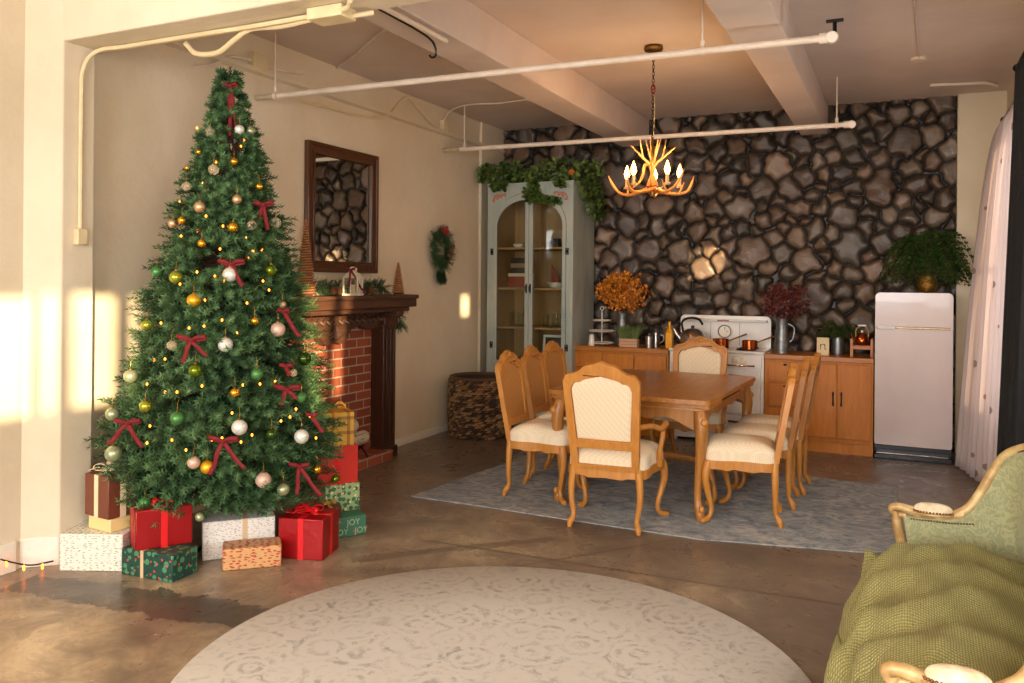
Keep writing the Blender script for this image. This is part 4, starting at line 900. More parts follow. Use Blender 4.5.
# string of lights spiralling the tree
LB = [(214.5,97.5),(211,104),(197,128),(203,129),(244,140),(241,146),(216,162),(203,183),(179.6,202),(184,205),(206,216),(223,226),(181,236),(197,231),(220,249),(253,251),(249,257),(240,263),(197,272),(224,281),(269,290),(263,281),(215,276),(180,284),(161,323),(189,328),(204,326),(222,320),(154,360),(165,359),(147,384),(165,392),(177,392),(202,386),(243,385),(260,384),(281,421),(290,417),(296,409),(147,443),(186,450),(212,440),(241,442),(252,435),(222,438),(275,381),(172,440),(310,416),(316,438),(232,413),(150,426),(205,300),(247,303),(262,250),(246,238),(237,333)]
r = empty('string_lights', (TX, TY, 1.3), label='string of small warm lights wound through the Christmas tree', cat='string lights')
pts = []
for u, v in LB:
    p = tree_point(u, v, -.01)-Vector((TX, TY, 1.3)); pts.append(p)
    m = MB(); m.ball((0, 0, 0), .0055, 8, (1, 1, 1.35)); m.build('bulb', 'fairy_bulb', r, p)
sp_ = [Vector((tree_r(z)*.86*cos(a), tree_r(z)*.86*sin(a), z-1.3)) for a, z in [(k*.35, 2.62-k*.0105) for k in range(200)]]
MB().tube([q if q.x > XL+.04-TX else Vector((XL+.04-TX, q.y, q.z)) for q in sp_], .0022, 4).build('cable', 'black_plastic', r)
# ================================================================== GIFTS
def gift(name, label, cx, cy, z, w, d, h, rz, mat, rib=None, ribw=.028, way='both', bw=0, bmat=None, rx=0, extra=None, grp='wrapped gifts round the Christmas tree', skew=0):
    e_ = empty(name, (cx, cy, z), rz, label, 'gift', grp)
    m = MB().box(-w/2, w/2, -d/2, d/2, 0, h); b = m.build('wrapped_box', mat, e_, bevel=.006, seg=2)
    # folded flap seam lines: a raised triangular paper fold at each end
    for s in (-1, 1): m = MB(); m.prism([(-d*.42, h*.98), (d*.42, h*.98), (0, h*.42)], s*(w/2)+(-.0005 if s > 0 else -.0015), s*(w/2)+(.0015 if s > 0 else .0005), 0); m.build('paper_fold', mat, e_, smooth=False)
    if rib:
        t = .0018
        if way in ('both', 'x'):
            m = MB(); m.box(skew-ribw/2, skew+ribw/2, -d/2-t, d/2+t, -0.0, h+t); m.build('ribbon', rib, e_)
        if way in ('both', 'y'):
            m = MB(); m.box(-w/2-t, w/2+t, -ribw/2, ribw/2, -0.0, h+t); m.build('ribbon', rib, e_)
    if bw:
        k = empty('bow', (skew, 0, h+.010)); k.parent = e_; bow_flat(k, bw, bmat or rib, ribw)
    if extra: extra(e_)
    return e_
def bow_flat(k, W, mat, w):
    for s, a in ((1, .5), (-1, .5), (1, -.6), (-1, -.6)):
        m = MB(); c, q = cos(a), sin(a); P = catmull([(0, 0, 0), (s*W*.5*c, W*.5*q, W*.42), (s*W*c, W*q, W*.34), (s*W*.95*c, W*.95*q, W*.05), (s*W*.4*c, W*.4*q, .004), (0, 0, .002)], 5)
        ribbon(m, P, w*.9, (-q*s, c, 0)); m.build('loop', mat, k, solid=.002)
    for s in (-1, 1):
        m = MB(); ribbon(m, catmull([(0, 0, .004), (s*W*.5, -W*.5, .02), (s*W*1.0, -W*.9, .004)], 4), w*.9, (s*.6, .8, 0)); m.build('tail', mat, k, solid=.002)
    MB().ball((0, 0, .008), w*.5, 8, (1, 1, .7)).build('knot', mat, k)
D = radians
gift('gift_box', 'white patterned gift on the floor at the foot of the left pillar', -3.888, 3.066, 0, .335, .235, .195, D(24.3), 'wrap_white')
gift('gift_box', 'shallow cream gift between the brown box and the white patterned gift', -3.850, 3.100, .196, .19, .16, .07, D(-5), 'paper_cream')
gift('gift_box', 'brown gift with a cream ribbon bow, topmost of the stack by the pillar', -3.858, 3.095, .268, .207, .172, .225, D(-5), 'paper_brown', 'ribbon_cream', .034, 'both', .085)
gift('gift_box', 'dark green holly-patterned gift on the floor under the red one', -3.500, 3.105, 0, .340, .18, .138, D(4), 'wrap_holly', 'ribbon_tan', .02, 'x', skew=-.03)
gift('gift_box', 'glossy red gift with red ribbon on top of the holly-patterned gift', -3.555, 3.160, .139, .28, .20, .205, D(58), 'foil_red', 'ribbon_red', .032, 'both', .055)
gift('gift_box', 'long white patterned gift with a tan ribbon under the middle of the tree', -3.375, 3.540, 0, .385, .19, .21, D(47), 'wrap_white_fine', 'ribbon_tan', .026, 'x', skew=.03)
gift('gift_box', 'flat kraft-paper gift with red print in front of the long white one', -3.166, 3.425, 0, .300, .155, .115, D(43), 'wrap_kraft')
gift('gift_box', 'metallic red gift with a red bow nearest the round rug', -3.012, 3.712, 0, .262, .24, .225, D(16), 'foil_red', 'ribbon_red', .032, 'both', .075)
def joy(e_):
    cu = bpy.data.curves.new('joy', 'FONT'); cu.body = 'JOY'; cu.size = .05; cu.extrude = .0006; cu.align_x = 'CENTER'
    tmp = bpy.data.objects.new('joy', cu); COL.objects.link(tmp); dg = bpy.context.evaluated_depsgraph_get(); me = bpy.data.meshes.new_from_object(tmp.evaluated_get(dg)); bpy.data.objects.remove(tmp)
    me.materials.clear(); me.materials.append(MATS['joy_ink'])
    for i in range(6):
        o = bpy.data.objects.new('lettering', me); COL.objects.link(o); o.parent = e_; o.rotation_euler = (pi/2, 0, 0); o.location = (-.15+.062*2*(i % 3)+(.05 if i > 2 else 0), -.1515, .068 if i < 3 else .016)
gift('gift_box', 'green gift printed with the word JOY, lowest of the stack by the hearth', -3.150, 4.068, 0, .36, .30, .118, D(58), 'wrap_joy', extra=joy)
gift('gift_box', 'small brown gift with a gold bow lying on the JOY gift', -3.088, 3.985, .119, .13, .11, .075, D(50), 'paper_brown_dark', 'ribbon_gold', .018, 'x', .035)
gift('gift_box', 'pale green leaf-patterned gift standing on the JOY gift', -3.135, 4.150, .119, .22, .12, .175, D(58), 'wrap_lightholly')
gift('gift_box', 'red gift with red ribbon in the stack between tree and hearth', -3.165, 4.125, .295, .26, .17, .235, D(56), 'foil_red_pink', 'ribbon_red', .035, 'both')
gift('gift_box', 'gold plaid gift with a gold bow on top of the stack by the hearth', -3.175, 4.120, .531, .235, .20, .205, D(50), 'wrap_plaid', 'ribbon_gold', .02, 'x', .085, 'ribbon_gold')
# ================================================================== WREATH, GARLANDS
def garland(name, label, path, R, n, seed, tone=.35, cat='garland', L=.10, loc=None, parts=None, nn=22, nl=.03):
    rng = random.Random(seed); P = catmull(path, 8); loc = Vector(loc or path[0]); items = []
    for i in range(n):
        t = rng.random()*(len(P)-1); a = P[int(t)]; b = P[min(int(t)+1, len(P)-1)]; p = a.lerp(b, t % 1); ax = (P[min(int(t)+1, len(P)-1)]-P[max(int(t)-1, 0)]).normalized()
        q = ax.orthogonal().normalized(); s = ax.cross(q); th = rng.uniform(0, 2*pi); d = (q*cos(th)+s*sin(th))*1.0+ax*rng.uniform(.2, 1.0)
        items.append((p+(d.normalized()*R*.1)-loc, d, L*rng.uniform(.7, 1.1), tone+rng.uniform(-.2, .2)))
    e_ = empty(name, loc, label=label, cat=cat); sprigs(items, rng, nl, nn, .0026).build('greenery', 'needles', e_, smooth=False)
    MB().tube([p-loc for p in P], .006, 6).build('wire', 'bark', e_); return e_
garland('pine_garland', 'pine garland lying along the back of the mantel below the mirror', [(-4.1, 4.55, 1.47), (-4.1, 4.9, 1.49), (-4.09, 5.3, 1.475), (-4.1, 5.7, 1.485), (-4.08, 6.02, 1.475)], .07, 330, 3, .38)
garland('pine_sprig', 'pine sprig hanging down at the right end of the mantel', [(-4.12, 6.20, 1.38), (-4.09, 6.24, 1.30), (-4.08, 6.26, 1.20), (-4.08, 6.27, 1.14)], .06, 70, 4, .36, 'greenery')
def pinecone(loc, R, label, grp='pinecones on the mantel'):
    e_ = empty('pinecone', loc, label=label, cat='pinecone', group=grp); m = MB(); m.lathe([(0, -R), (R*.6, -R*.8), (R*.75, 0), (R*.4, R*.9), (0, R*1.2)], 10); m.build('core', 'cone_brown', e_)
    m = MB()
    for i in range(40):
        t = i/40; a = i*2.4; rr = R*(.55+.5*sin(pi*min(1, t*1.15+.1))); z = -R*.85+t*R*1.9; m.ball((rr*.8*cos(a), rr*.8*sin(a), z), R*.26, 5, (1, 1, .5))
    m.build('scales', 'cone_brown', e_)
pinecone((-3.93, 5.12, MZ+.036), .030, 'pinecone on the mantel to the left of the lantern'); pinecone((-3.94, 5.19, MZ+.036), .028, 'pinecone on the mantel nearest the lantern, on its left'); pinecone((-3.95, 5.62, MZ+.036), .030, 'pinecone on the mantel right of the lantern, toward the small cone tree')
# lantern ribbon
lan = bpy.data.objects['lantern']; k_ = empty('ribbon_bow', (.0, -.055, .165), YAW); k_.parent = lan; bow(k_, .028, [(-1, .11, .01), (1, .15, .10)], 'velvet_red', .014); lan.scale = (1.2, 1.2, 1.25)
# wreath
c_ = Vector((XL+.06, 7.08, 1.86)); rng = random.Random(9); items = []
for i in range(520):
    a = rng.uniform(0, 2*pi); d = Vector((rng.uniform(0, 1.2), rng.uniform(-1, 1), rng.uniform(-1, 1))); ry, rz_ = .125, .15
    p = Vector((0, sin(a)*ry*-1, cos(a)*rz_)); items.append((p, d+Vector((0, p.y*1.5, p.z*1.5)), rng.uniform(.07, .13), rng.uniform(.0, .40)))
for i in range(120): items.append((Vector((0, rng.uniform(-.06, .09), -.2-rng.random()*.05)), Vector((.3, rng.uniform(-.3, .3), -1)), .11, rng.uniform(.0, .3)))
e_ = empty('wreath', c_, label='pine wreath with red berries hanging on the left wall by the corner', cat='wreath')
sprigs(items, rng, .028, 18, .0028).build('greenery', 'needles', e_, smooth=False)
MB().tube([(0, .12*cos(t), .15*sin(t)) for t in [i*2*pi/24 for i in range(24)]], .012, 6, closed=True).build('hoop', 'bark', e_)
m = MB()
for i in range(16): m.ball((.06+rng.random()*.03, rng.uniform(-.10, .07), .175+rng.uniform(-.03, .035)), .014, 6)
m.build('berries', 'berry', e_)
for y, z in ((.11, -.02), (.14, .03), (.06, -.07)): MB().ball((.075, y, z), .026, 8, (.8, 1, 1)).build('small_cone', 'cone_brown', e_)
# ================================================================== MIRROR
r = empty('wall_mirror', (XL, 5.56, 2.12), label='tall mirror in a dark wooden frame above the mantel', cat='mirror')
hy, hz = .475, .515
def rect(a, b): return [(-a, -b), (a, -b), (a, b), (-a, b)]
MB().prism(rect(hy, hz), .004, .032, 0, [rect(hy-.085, hz-.085)]).build('frame', 'mirror_wood', r, bevel=.005)
MB().prism(rect(hy-.0, hz-.0), .03, .05, 0, [rect(hy-.03, hz-.03)]).build('frame_moulding', 'mirror_wood', r, bevel=.006)
MB().prism(rect(hy-.07, hz-.07), .03, .042, 0, [rect(hy-.092, hz-.092)]).build('inner_bead', 'mirror_wood', r, bevel=.004)
MB().box(.006, .016, -hy+.08, hy-.08, -hz+.08, hz-.08).build('glass', 'mirror_glass', r, smooth=False)
# ================================================================== BASKET
def basket():
    r = empty('woven_basket', (-3.80, 7.32, 0), label='large round basket woven of dark seagrass in the far left corner', cat='basket'); m = MB(); R = .30; H = .585; rng = random.Random(2)
    for ring in range(26):
        z = .012+ring*(H-.02)/26; n = 52
        for k in range(n):
            a = 2*pi*(k+.5*(ring % 2))/n; a2 = a+2*pi/n*1.25; rr = R*(1+.02*sin(z*5))+.004*(k % 2); c = rng.choice([(104, 74, 44), (136, 100, 60), (70, 50, 34), (160, 124, 78), (54, 40, 30)]); m.cc = lin(c)
            m.tube([(rr*cos(a), rr*sin(a), z), ((rr+.012)*cos((a+a2)/2), (rr+.012)*sin((a+a2)/2), z+.006), (rr*cos(a2), rr*sin(a2), z+.012)], [.006, .012, .006], 5)
    m.build('weave', 'seagrass', r)
    m = MB(); m.cc = lin((96, 68, 42)); m.tube([((R+.002)*cos(t), (R+.002)*sin(t), H) for t in [i*2*pi/48 for i in range(48)]], .014, 6, closed=True); m.build('rim', 'seagrass', r)
    m = MB(); m.cc = lin((60, 44, 30)); m.lathe([(R-.012, .0), (R-.012, H-.01), (R-.02, H-.01), (R-.02, .01), (0, .01)], 40); m.build('liner', 'seagrass', r)
basket()
# ================================================================== CHINA CABINET
def arch(x0, x1, z0, zs, zt, n=14):            # closed outline with a round-headed top over the whole width
    cx = (x0+x1)/2; a = (x1-x0)/2; b = zt-zs
    return [(x0, z0), (x1, z0)]+[(cx+a*cos(pi*i/n), zs+b*sin(pi*i/n)) for i in range(n+1)]
CX0, CX1, CYF, CYB, CH = -4.035, -3.045, 7.90, 8.55, 2.585
def china_cabinet():
    W = CX1-CX0; Dp = CYB-CYF; r = empty('china_cabinet', (CX0, CYF, 0), label='tall pale blue-green china cabinet with arched glass doors by the stone wall', cat='china cabinet')
    m = MB(); t = .025
    m.box(0, t, .02, Dp, .0, CH); m.box(W-t, W, .02, Dp, 0, CH); m.box(0, W, .02, Dp, CH-t, CH); m.box(t, W-t, .02, Dp, .07, .10); m.box(t, W-t, .03, Dp, .60, .63)
    m.box(-.006, W+.006, -.01, Dp, CH-.012, CH+.006); m.build('carcass', 'duck_egg_paint', r, bevel=.003)
    MB().box(t, W-t, Dp-.012, Dp, .05, CH-t).build('back_panel', 'inner_wood', r, smooth=False)
    m = MB(); m.box(t, t+.006, .04, Dp-.012, .63, CH-t); m.box(W-t-.006, W-t, .04, Dp-.012, .63, CH-t); m.build('lining', 'inner_wood', r, smooth=False)
    a0, a1 = .075, W-.075
    MB().prism([(0, 0), (W, 0), (W, CH-.01), (0, CH-.01)], 0, .022, 1, [arch(a0, a1, .64, 2.14, 2.49, 24), [(a0, .10), (a1, .10), (a1, .58), (a0, .58)]]).build('face_frame', 'duck_egg_paint', r, bevel=.004)
    for i, z in enumerate((1.045, 1.465, 1.897)): MB().box(t+.006, W-t-.006, .06, Dp-.012, z-.011, z+.011).build('shelf', 'inner_wood', r, smooth=False)
    mid = (a0+a1)/2
    def half(x0, x1, z0, zs, zt, left, cxx, a):
        n = 14; pts = [(x0, z0), (x1, z0)]
        rng_ = [(cxx+a*cos(pi/2*i/n), zs+(zt-zs)*sin(pi/2*i/n)) for i in range(n+1)]
        if left: rng_ = [(2*cxx-x, z) for x, z in rng_][::-1]; return pts+[q for q in rng_ if True]
        return pts+rng_
    for s in (0, 1):
        x0, x1 = (a0+.003, mid-.002) if s == 0 else (mid+.002, a1-.003)
        b = .042; R = (a1-a0)/2-.003
        outer = half(x0, x1, .645, 2.14, 2.485, s == 0, mid+(-.002 if s == 0 else .002), R); 
        inner = half(x0+b, x1-b, .70, 2.12, 2.405, s == 0, (x1-b) if s == 0 else (x0+b), R-2*b+.002)
        if s == 1: outer = [(x0, .645), (x1, .645)]+[q for q in outer[2:]]; 
        d = MB(); d.prism(outer, -.012, .016, 1, [inner]); dd = d.build('door', 'duck_egg_paint', r, bevel=.004)
        g = MB(); g.prism(inner, .0, .004, 1); g.build('glass_pane', 'thin_glass', dd, smooth=False)
        hx_ = mid+(-.022 if s == 0 else .022); m = MB(); m.box(hx_-.007, hx_+.007, -.018, -.010, 1.42, 1.52); m.tube([(hx_, -.016, 1.435), (hx_, -.040, 1.445), (hx_, -.04, 1.495), (hx_, -.016, 1.505)], .005, 6); m.build('handle', 'black_metal', dd)
        for z in (.86, 1.86):
            xx = a0-.012 if s == 0 else a1+.012; m = MB(); m.box(xx-.016, xx-.006, -.016, .0, z-.035, z+.035); m.box(xx+.006, xx+.016, -.016, 0, z-.035, z+.035); m.box(xx-.01, xx+.01, -.016, 0, z-.010, z+.010); m.build('hinge', 'black_metal', dd)
        # lower panelled door
        l = MB(); l.prism([(x0, .105), (x1, .105), (x1, .575), (x0, .575)], -.012, .014, 1, [[(x0+.06, .16), (x1-.06, .16), (x1-.06, .52), (x0+.06, .52)]]); ld = l.build('lower_door', 'duck_egg_paint', r, bevel=.004)
        MB().box(x0+.055, x1-.055, -.002, .012, .155, .525).build('panel', 'duck_egg_paint', ld, bevel=.004)
        MB().ball((hx_, -.028, .38), .014, 8).build('knob', 'black_metal', ld)
    for s in (-1, 1):       # carved scrolls in the spandrels
        m = MB(); cx = W/2+s*(W/2-.125); zc = 2.452
        for k in range(3): m.tube([(cx+s*(.06-.045*k), -.003, zc-.05+.02*k), (cx+s*(.035-.045*k), -.010, zc-.0+.010*k), (cx+s*(.0-.045*k), -.008, zc+.018), (cx-s*(.02+.03*k), -.003, zc-.004)], [.011, .013, .009, .004], 6, 4)
        m.ball((cx+s*.05, -.005, zc-.045), .018, 8, (1, .5, 1)); m.build('carving', 'carving', r)
    m = MB(); m.box(0, W, -.01, .0, 0, .075); m.build('plinth', 'duck_egg_paint', r, bevel=.003)
china_cabinet()
def CP(x, y, z): return (CX0+x, CYF+y, z)
def thing(name, m, mat, loc, label, cat, rz=0, group=None, **k): return tag(m.build(name, mat, loc=loc, rz=rz, **k), label, cat, group)
def cupshape(R, H, th=.004, flare=1.15): return [(0, 0), (R*.7, 0), (R*.8, .01), (R, H*.5), (R*flare, H), (R*flare-th, H), (R-th, H*.5), (R*.7, .012), (0, .012)]
# cabinet contents: books, bowls, glasses, radio, frame
def book(x, z, w, d, h, mat, label, rz=0):
    e_ = empty('book', CP(x, .30, z), rz, label, 'book', 'books in the china cabinet'); m = MB(); m.box(-w/2, w/2, -d/2, d/2, 0, .004); m.box(-w/2, w/2, -d/2, d/2, h-.004, h); m.box(-w/2, w/2, -d/2, -d/2+.005, 0, h); m.build('cover', mat, e_, smooth=False)
    MB().box(-w/2+.004, w/2-.004, -d/2+.004, d/2-.004, .004, h-.004).build('pages', 'page', e_, smooth=False)
book(.27, 1.477, .24, .18, .07, 'book_red', 'thick red book lying lowest in the stack behind the left cabinet door'); book(.275, 1.547, .23, .18, .05, 'book_red', 'second red book from the bottom of the stack behind the left cabinet door', .05)
book(.27, 1.597, .24, .18, .035, 'page', 'cream book in the middle of the stack behind the left cabinet door', -.04); book(.28, 1.632, .21, .16, .06, 'book_dark', 'dark brown book in the upper half of the cabinet stack', .06)
book(.275, 1.692, .20, .16, .05, 'book_tan', 'tan book below the topmost one in the cabinet stack'); book(.28, 1.742, .21, .15, .06, 'book_dark', 'dark book lying topmost in the stack behind the left door', -.08)
m = MB(); m.box(-.065, .065, -.05, .05, 0, .055); m.box(-.06, .06, -.045, .045, .055, .10); m.box(-.03, .03, -.055, -.05, .06, .09)
thing('wooden_box', m, 'book_dark', CP(.66, .30, 1.908), 'dark little box on the top shelf behind the right cabinet door', 'box', bevel=.004)
m = MB(); m.lathe(cupshape(.10, .06, .005, 1.2), 24); thing('bowl', m, 'ceramic', CP(.70, .30, 1.476), 'white bowl on the upper shelf behind the right cabinet door', 'bowl')
e_ = empty('board', CP(.58, .42, 1.476), label='red-brown board leaning behind the right cabinet door', cat='board'); m = MB(); m.prism([(0, 0), (.14, 0), (.0, .26)], -.006, .006, 1); m.build('leaning_board', 'book_red', e_)
m = MB(); m.lathe(cupshape(.05, .045, .004), 18); thing('cup', m, 'ceramic', CP(.25, .25, 1.908), 'small cup on the top shelf behind the left cabinet door', 'cup')
m = MB(); m.lathe(cupshape(.04, .05, .004), 18); m.lathe([(.012, .05), (.014, .10), (0, .105)], 10); thing('jug', m, 'steel', CP(.35, .25, 1.908), 'small metal jug on the top shelf beside the cabinet middle', 'jug')
gl = [(.20, .16, 'leftmost glass tumbler on the third shelf of the cabinet'), (.30, .15, 'second glass tumbler from the left on the third cabinet shelf'), (.37, .19, 'tall glass beside the middle post of the cabinet'), (.60, .13, 'glass tumbler behind the right cabinet door, nearest the middle'), (.70, .15, 'glass tumbler in the centre behind the right cabinet door'), (.80, .14, 'rightmost glass tumbler on the third cabinet shelf')]
for x, h, lb in gl:
    m = MB(); m.lathe([(0, 0), (.03, 0), (.034, h), (.032, h), (.028, .006), (0, .006)], 18); thing('drinking_glass', m, 'thin_glass', CP(x, .22, 1.056), lb, 'glass', group='glasses in the cabinet')
e_ = empty('picture_frame', CP(.70, .22, .632), label='pale framed picture standing at the bottom behind the right glass door', cat='picture frame'); Mx = RX(-.12)
m = MB(); m.prism([(-.14, 0), (.14, 0), (.14, .34), (-.14, .34)], -.008, .008, 1, [[(-.115, .025), (.115, .025), (.115, .315), (-.115, .315)]], M=Mx); m.build('frame', 'ceramic', e_)
m = MB(); m.prism([(-.115, .025), (.115, .025), (.115, .315), (-.115, .315)], -.002, .002, 1, M=Mx); m.build('picture', 'dark_line', e_)
m = MB(); m.lathe(cupshape(.05, .10, .004), 18); thing('pot', m, 'ceramic', CP(.21, .22, .632), 'small white pot at the bottom behind the left glass door', 'pot')
# ------------------------------------------------------------------ leaves
def leaf_mesh(items, rng, cols, w=.5):
    m = MB(); m.cc = (1, 1, 1)
    for p, d, n, L in items:        # folded five-point leaf
        d = d.normalized(); s = d.cross(n).normalized(); n = s.cross(d); k = rng.random(); c = tuple(cols[0][i]+(cols[1][i]-cols[0][i])*k for i in range(3)); W_ = L*w
        v = [p, p+d*L*.35+s*W_+n*L*.12, p+d*L*.75+s*W_*.6+n*L*.1, p+d*L, p+d*L*.75-s*W_*.6+n*L*.1, p+d*L*.35-s*W_+n*L*.12, p+d*L*.5]
        m.cc = c; m.add(v, [(0, 1, 6), (1, 2, 6), (2, 3, 6), (3, 4, 6), (4, 5, 6), (5, 0, 6)])
    return m
G1, G2 = (lin((28, 52, 22)), lin((104, 124, 48)))
def ivy():
    rng = random.Random(21); r = empty('ivy_garland', (CX0+.45, 8.1, CH), label='trailing ivy with yellow-green leaves spread over the top of the cabinet', cat='ivy'); o = Vector(r.location); items = []; st = MB()
    paths = []
    for i in range(26):
        x = rng.uniform(.0, 1.05); paths.append([(CX0+x, 8.25+rng.uniform(-.2, .2), CH+.02), (CX0+x+rng.uniform(-.2, .2), 8.1, CH+.08+rng.uniform(0, .16)), (CX0+x+rng.uniform(-.25, .25), 7.93, CH+rng.uniform(.0, .2))])
    for i in range(6): x = rng.uniform(.1, .22); paths.append([(CX0+x, 8.1, CH+.03), (CX0+x, 7.92, CH+.05), (CX0+x+rng.uniform(-.05, .03), 7.86, CH-.03-rng.random()*.03)])
    for i in range(6): x = rng.uniform(.48, .58); paths.append([(CX0+x, 8.1, CH+.03), (CX0+x, 7.9, CH+.04), (CX0+x+rng.uniform(-.03, .03), 7.86, CH-.10), (CX0+x+rng.uniform(-.03, .10), 7.85, CH-.16-rng.random()*.03)])
    for i in range(3): paths.append([(CX0+.60, 7.87, CH-.13), (CX0+.70, 7.86, CH-.19), (CX0+.80+.02*i, 7.86, CH-.20)])
    for i in range(3): x = .84; paths.append([(CX0+x, 8.0, CH+.03), (CX0+x, 7.89, CH+.02), (CX0+x+.02*i, 7.86, CH-.03)])
    for i in range(12): y = rng.uniform(8.05, 8.45); paths.append([(CX1-.1, y, CH+.05), (CX1+.05, y, CH+.06), (CX1+.07+rng.uniform(0, .06), y+rng.uniform(-.05, .05), CH-.10), (CX1+.06+rng.uniform(0, .08), y+.05, CH-.15-rng.random()*.22)])
    for i in range(9): paths.append([(CX0+.15, 8.1, CH+.05), (CX0-.0-rng.random()*.05, 7.95, CH+.10+rng.random()*.12), (CX0-.06, 7.9, CH+.03+rng.random()*.12)])
    for Pq in paths:
        P = [Vector(p)-o for p in catmull(Pq, 5)]; st.tube(P, .0025, 4)
        for q in P:
            for _ in range(4):
                d = Vector((rng.uniform(-1, 1), rng.uniform(-1, .2), rng.uniform(-.9, .6))); items.append((q+d*.02, d, Vector((rng.uniform(-.5, .5), -1, rng.uniform(.0, .8))), rng.uniform(.035, .060)))
    leaf_mesh(items, rng, (G1, G2), .48).build('leaves', 'leaf', r, smooth=False); st.build('stems', 'bark', r)
    m = MB(); q = hit(572, 172, 1, 7.93)
    for k in range(14): a = k*2.4; d = Vector((cos(a)*.6, -.5, sin(a)*.6)); m.ball(Vector(q)-o+d*.02*(1+k/14), .014, 5)
    m.build('orange_blossom', 'orange_leaf', r)
ivy()
# ================================================================== KITCHEN
KY = 8.02; KB = 8.53
def cab_door(r, x0, x1, z0, z1, name='door', handle=None):
    d = MB().box(x0, x1, -.02, -.001, z0, z1).build(name, 'cabinet_wood', r, bevel=.003)
    MB().prism([(x0+.004, z0+.004), (x1-.004, z0+.004), (x1-.004, z1-.004), (x0+.004, z1-.004)], -.024, -.019, 1, [[(x0+.03, z0+.025), (x1-.03, z0+.025), (x1-.03, z1-.025), (x0+.03, z1-.025)]]).build('edge_bead', 'cabinet_wood', d, bevel=.002)
    if handle:
        hx, hz = handle; m = MB(); m.tube([(hx, -.022, hz-.05), (hx, -.045, hz-.035), (hx, -.045, hz+.035), (hx, -.022, hz+.05)], .006, 6, 3); m.box(hx-.008, hx+.008, -.028, -.022, hz-.065, hz-.035); m.box(hx-.008, hx+.008, -.028, -.022, hz+.035, hz+.065); m.build('handle', 'black_metal', d)
    return d
def base_cabinet(x0, x1, label):
    r = empty('base_cabinet', (x0, KY, 0), label=label, cat='kitchen cabinet'); W = x1-x0
    m = MB(); m.box(0, W, 0, KB-KY, .10, .835); m.box(.0, W, .03, KB-KY, 0, .10); m.build('body', 'cabinet_wood', r, bevel=.003); MB().box(0, W, .012, .03, .0, .10).build('toe_kick', 'cabinet_wood', r); return r
r = base_cabinet(-2.07-1.03, -2.065, 'orange wooden base cabinet between the china cabinet and the stove')
for k in range(3): x0 = .02+k*.335; cab_door(r, x0, x0+.325, .66, .815, 'drawer', None); cab_door(r, x0, x0+.325, .12, .65, 'door', (x0+(.29 if k < 2 else .03), .45))
m = MB().box(-3.11, -2.062, KY-.03, KB, .836, .882); tag(m.build('worktop', 'worktop_wood', bevel=.005), 'wooden worktop left of the stove, carrying the vase and canisters', 'worktop')
RX0, RX1 = -1.145, -.205
r = base_cabinet(RX0, RX1, 'orange wooden base cabinet with drawers and double doors beside the refrigerator')
for z0, z1 in ((.63, .815), (.40, .615), (.14, .385)):
    d = cab_door(r, .035, .335, z0, z1, 'drawer'); MB().ball((.185, -.032, z1-.025), .009, 6, (2, 1, 1)).build('knob', 'black_metal', d)
cab_door(r, .355, .635, .14, .815, 'door', (.605, .50)); cab_door(r, .645, .925, .14, .815, 'door', (.675, .50))
m = MB().box(RX0-.005, RX1+.003, KY-.03, KB, .836, .882); tag(m.build('worktop', 'worktop_wood', bevel=.005), 'wooden worktop between the stove and the refrigerator', 'worktop')
ZT = .883
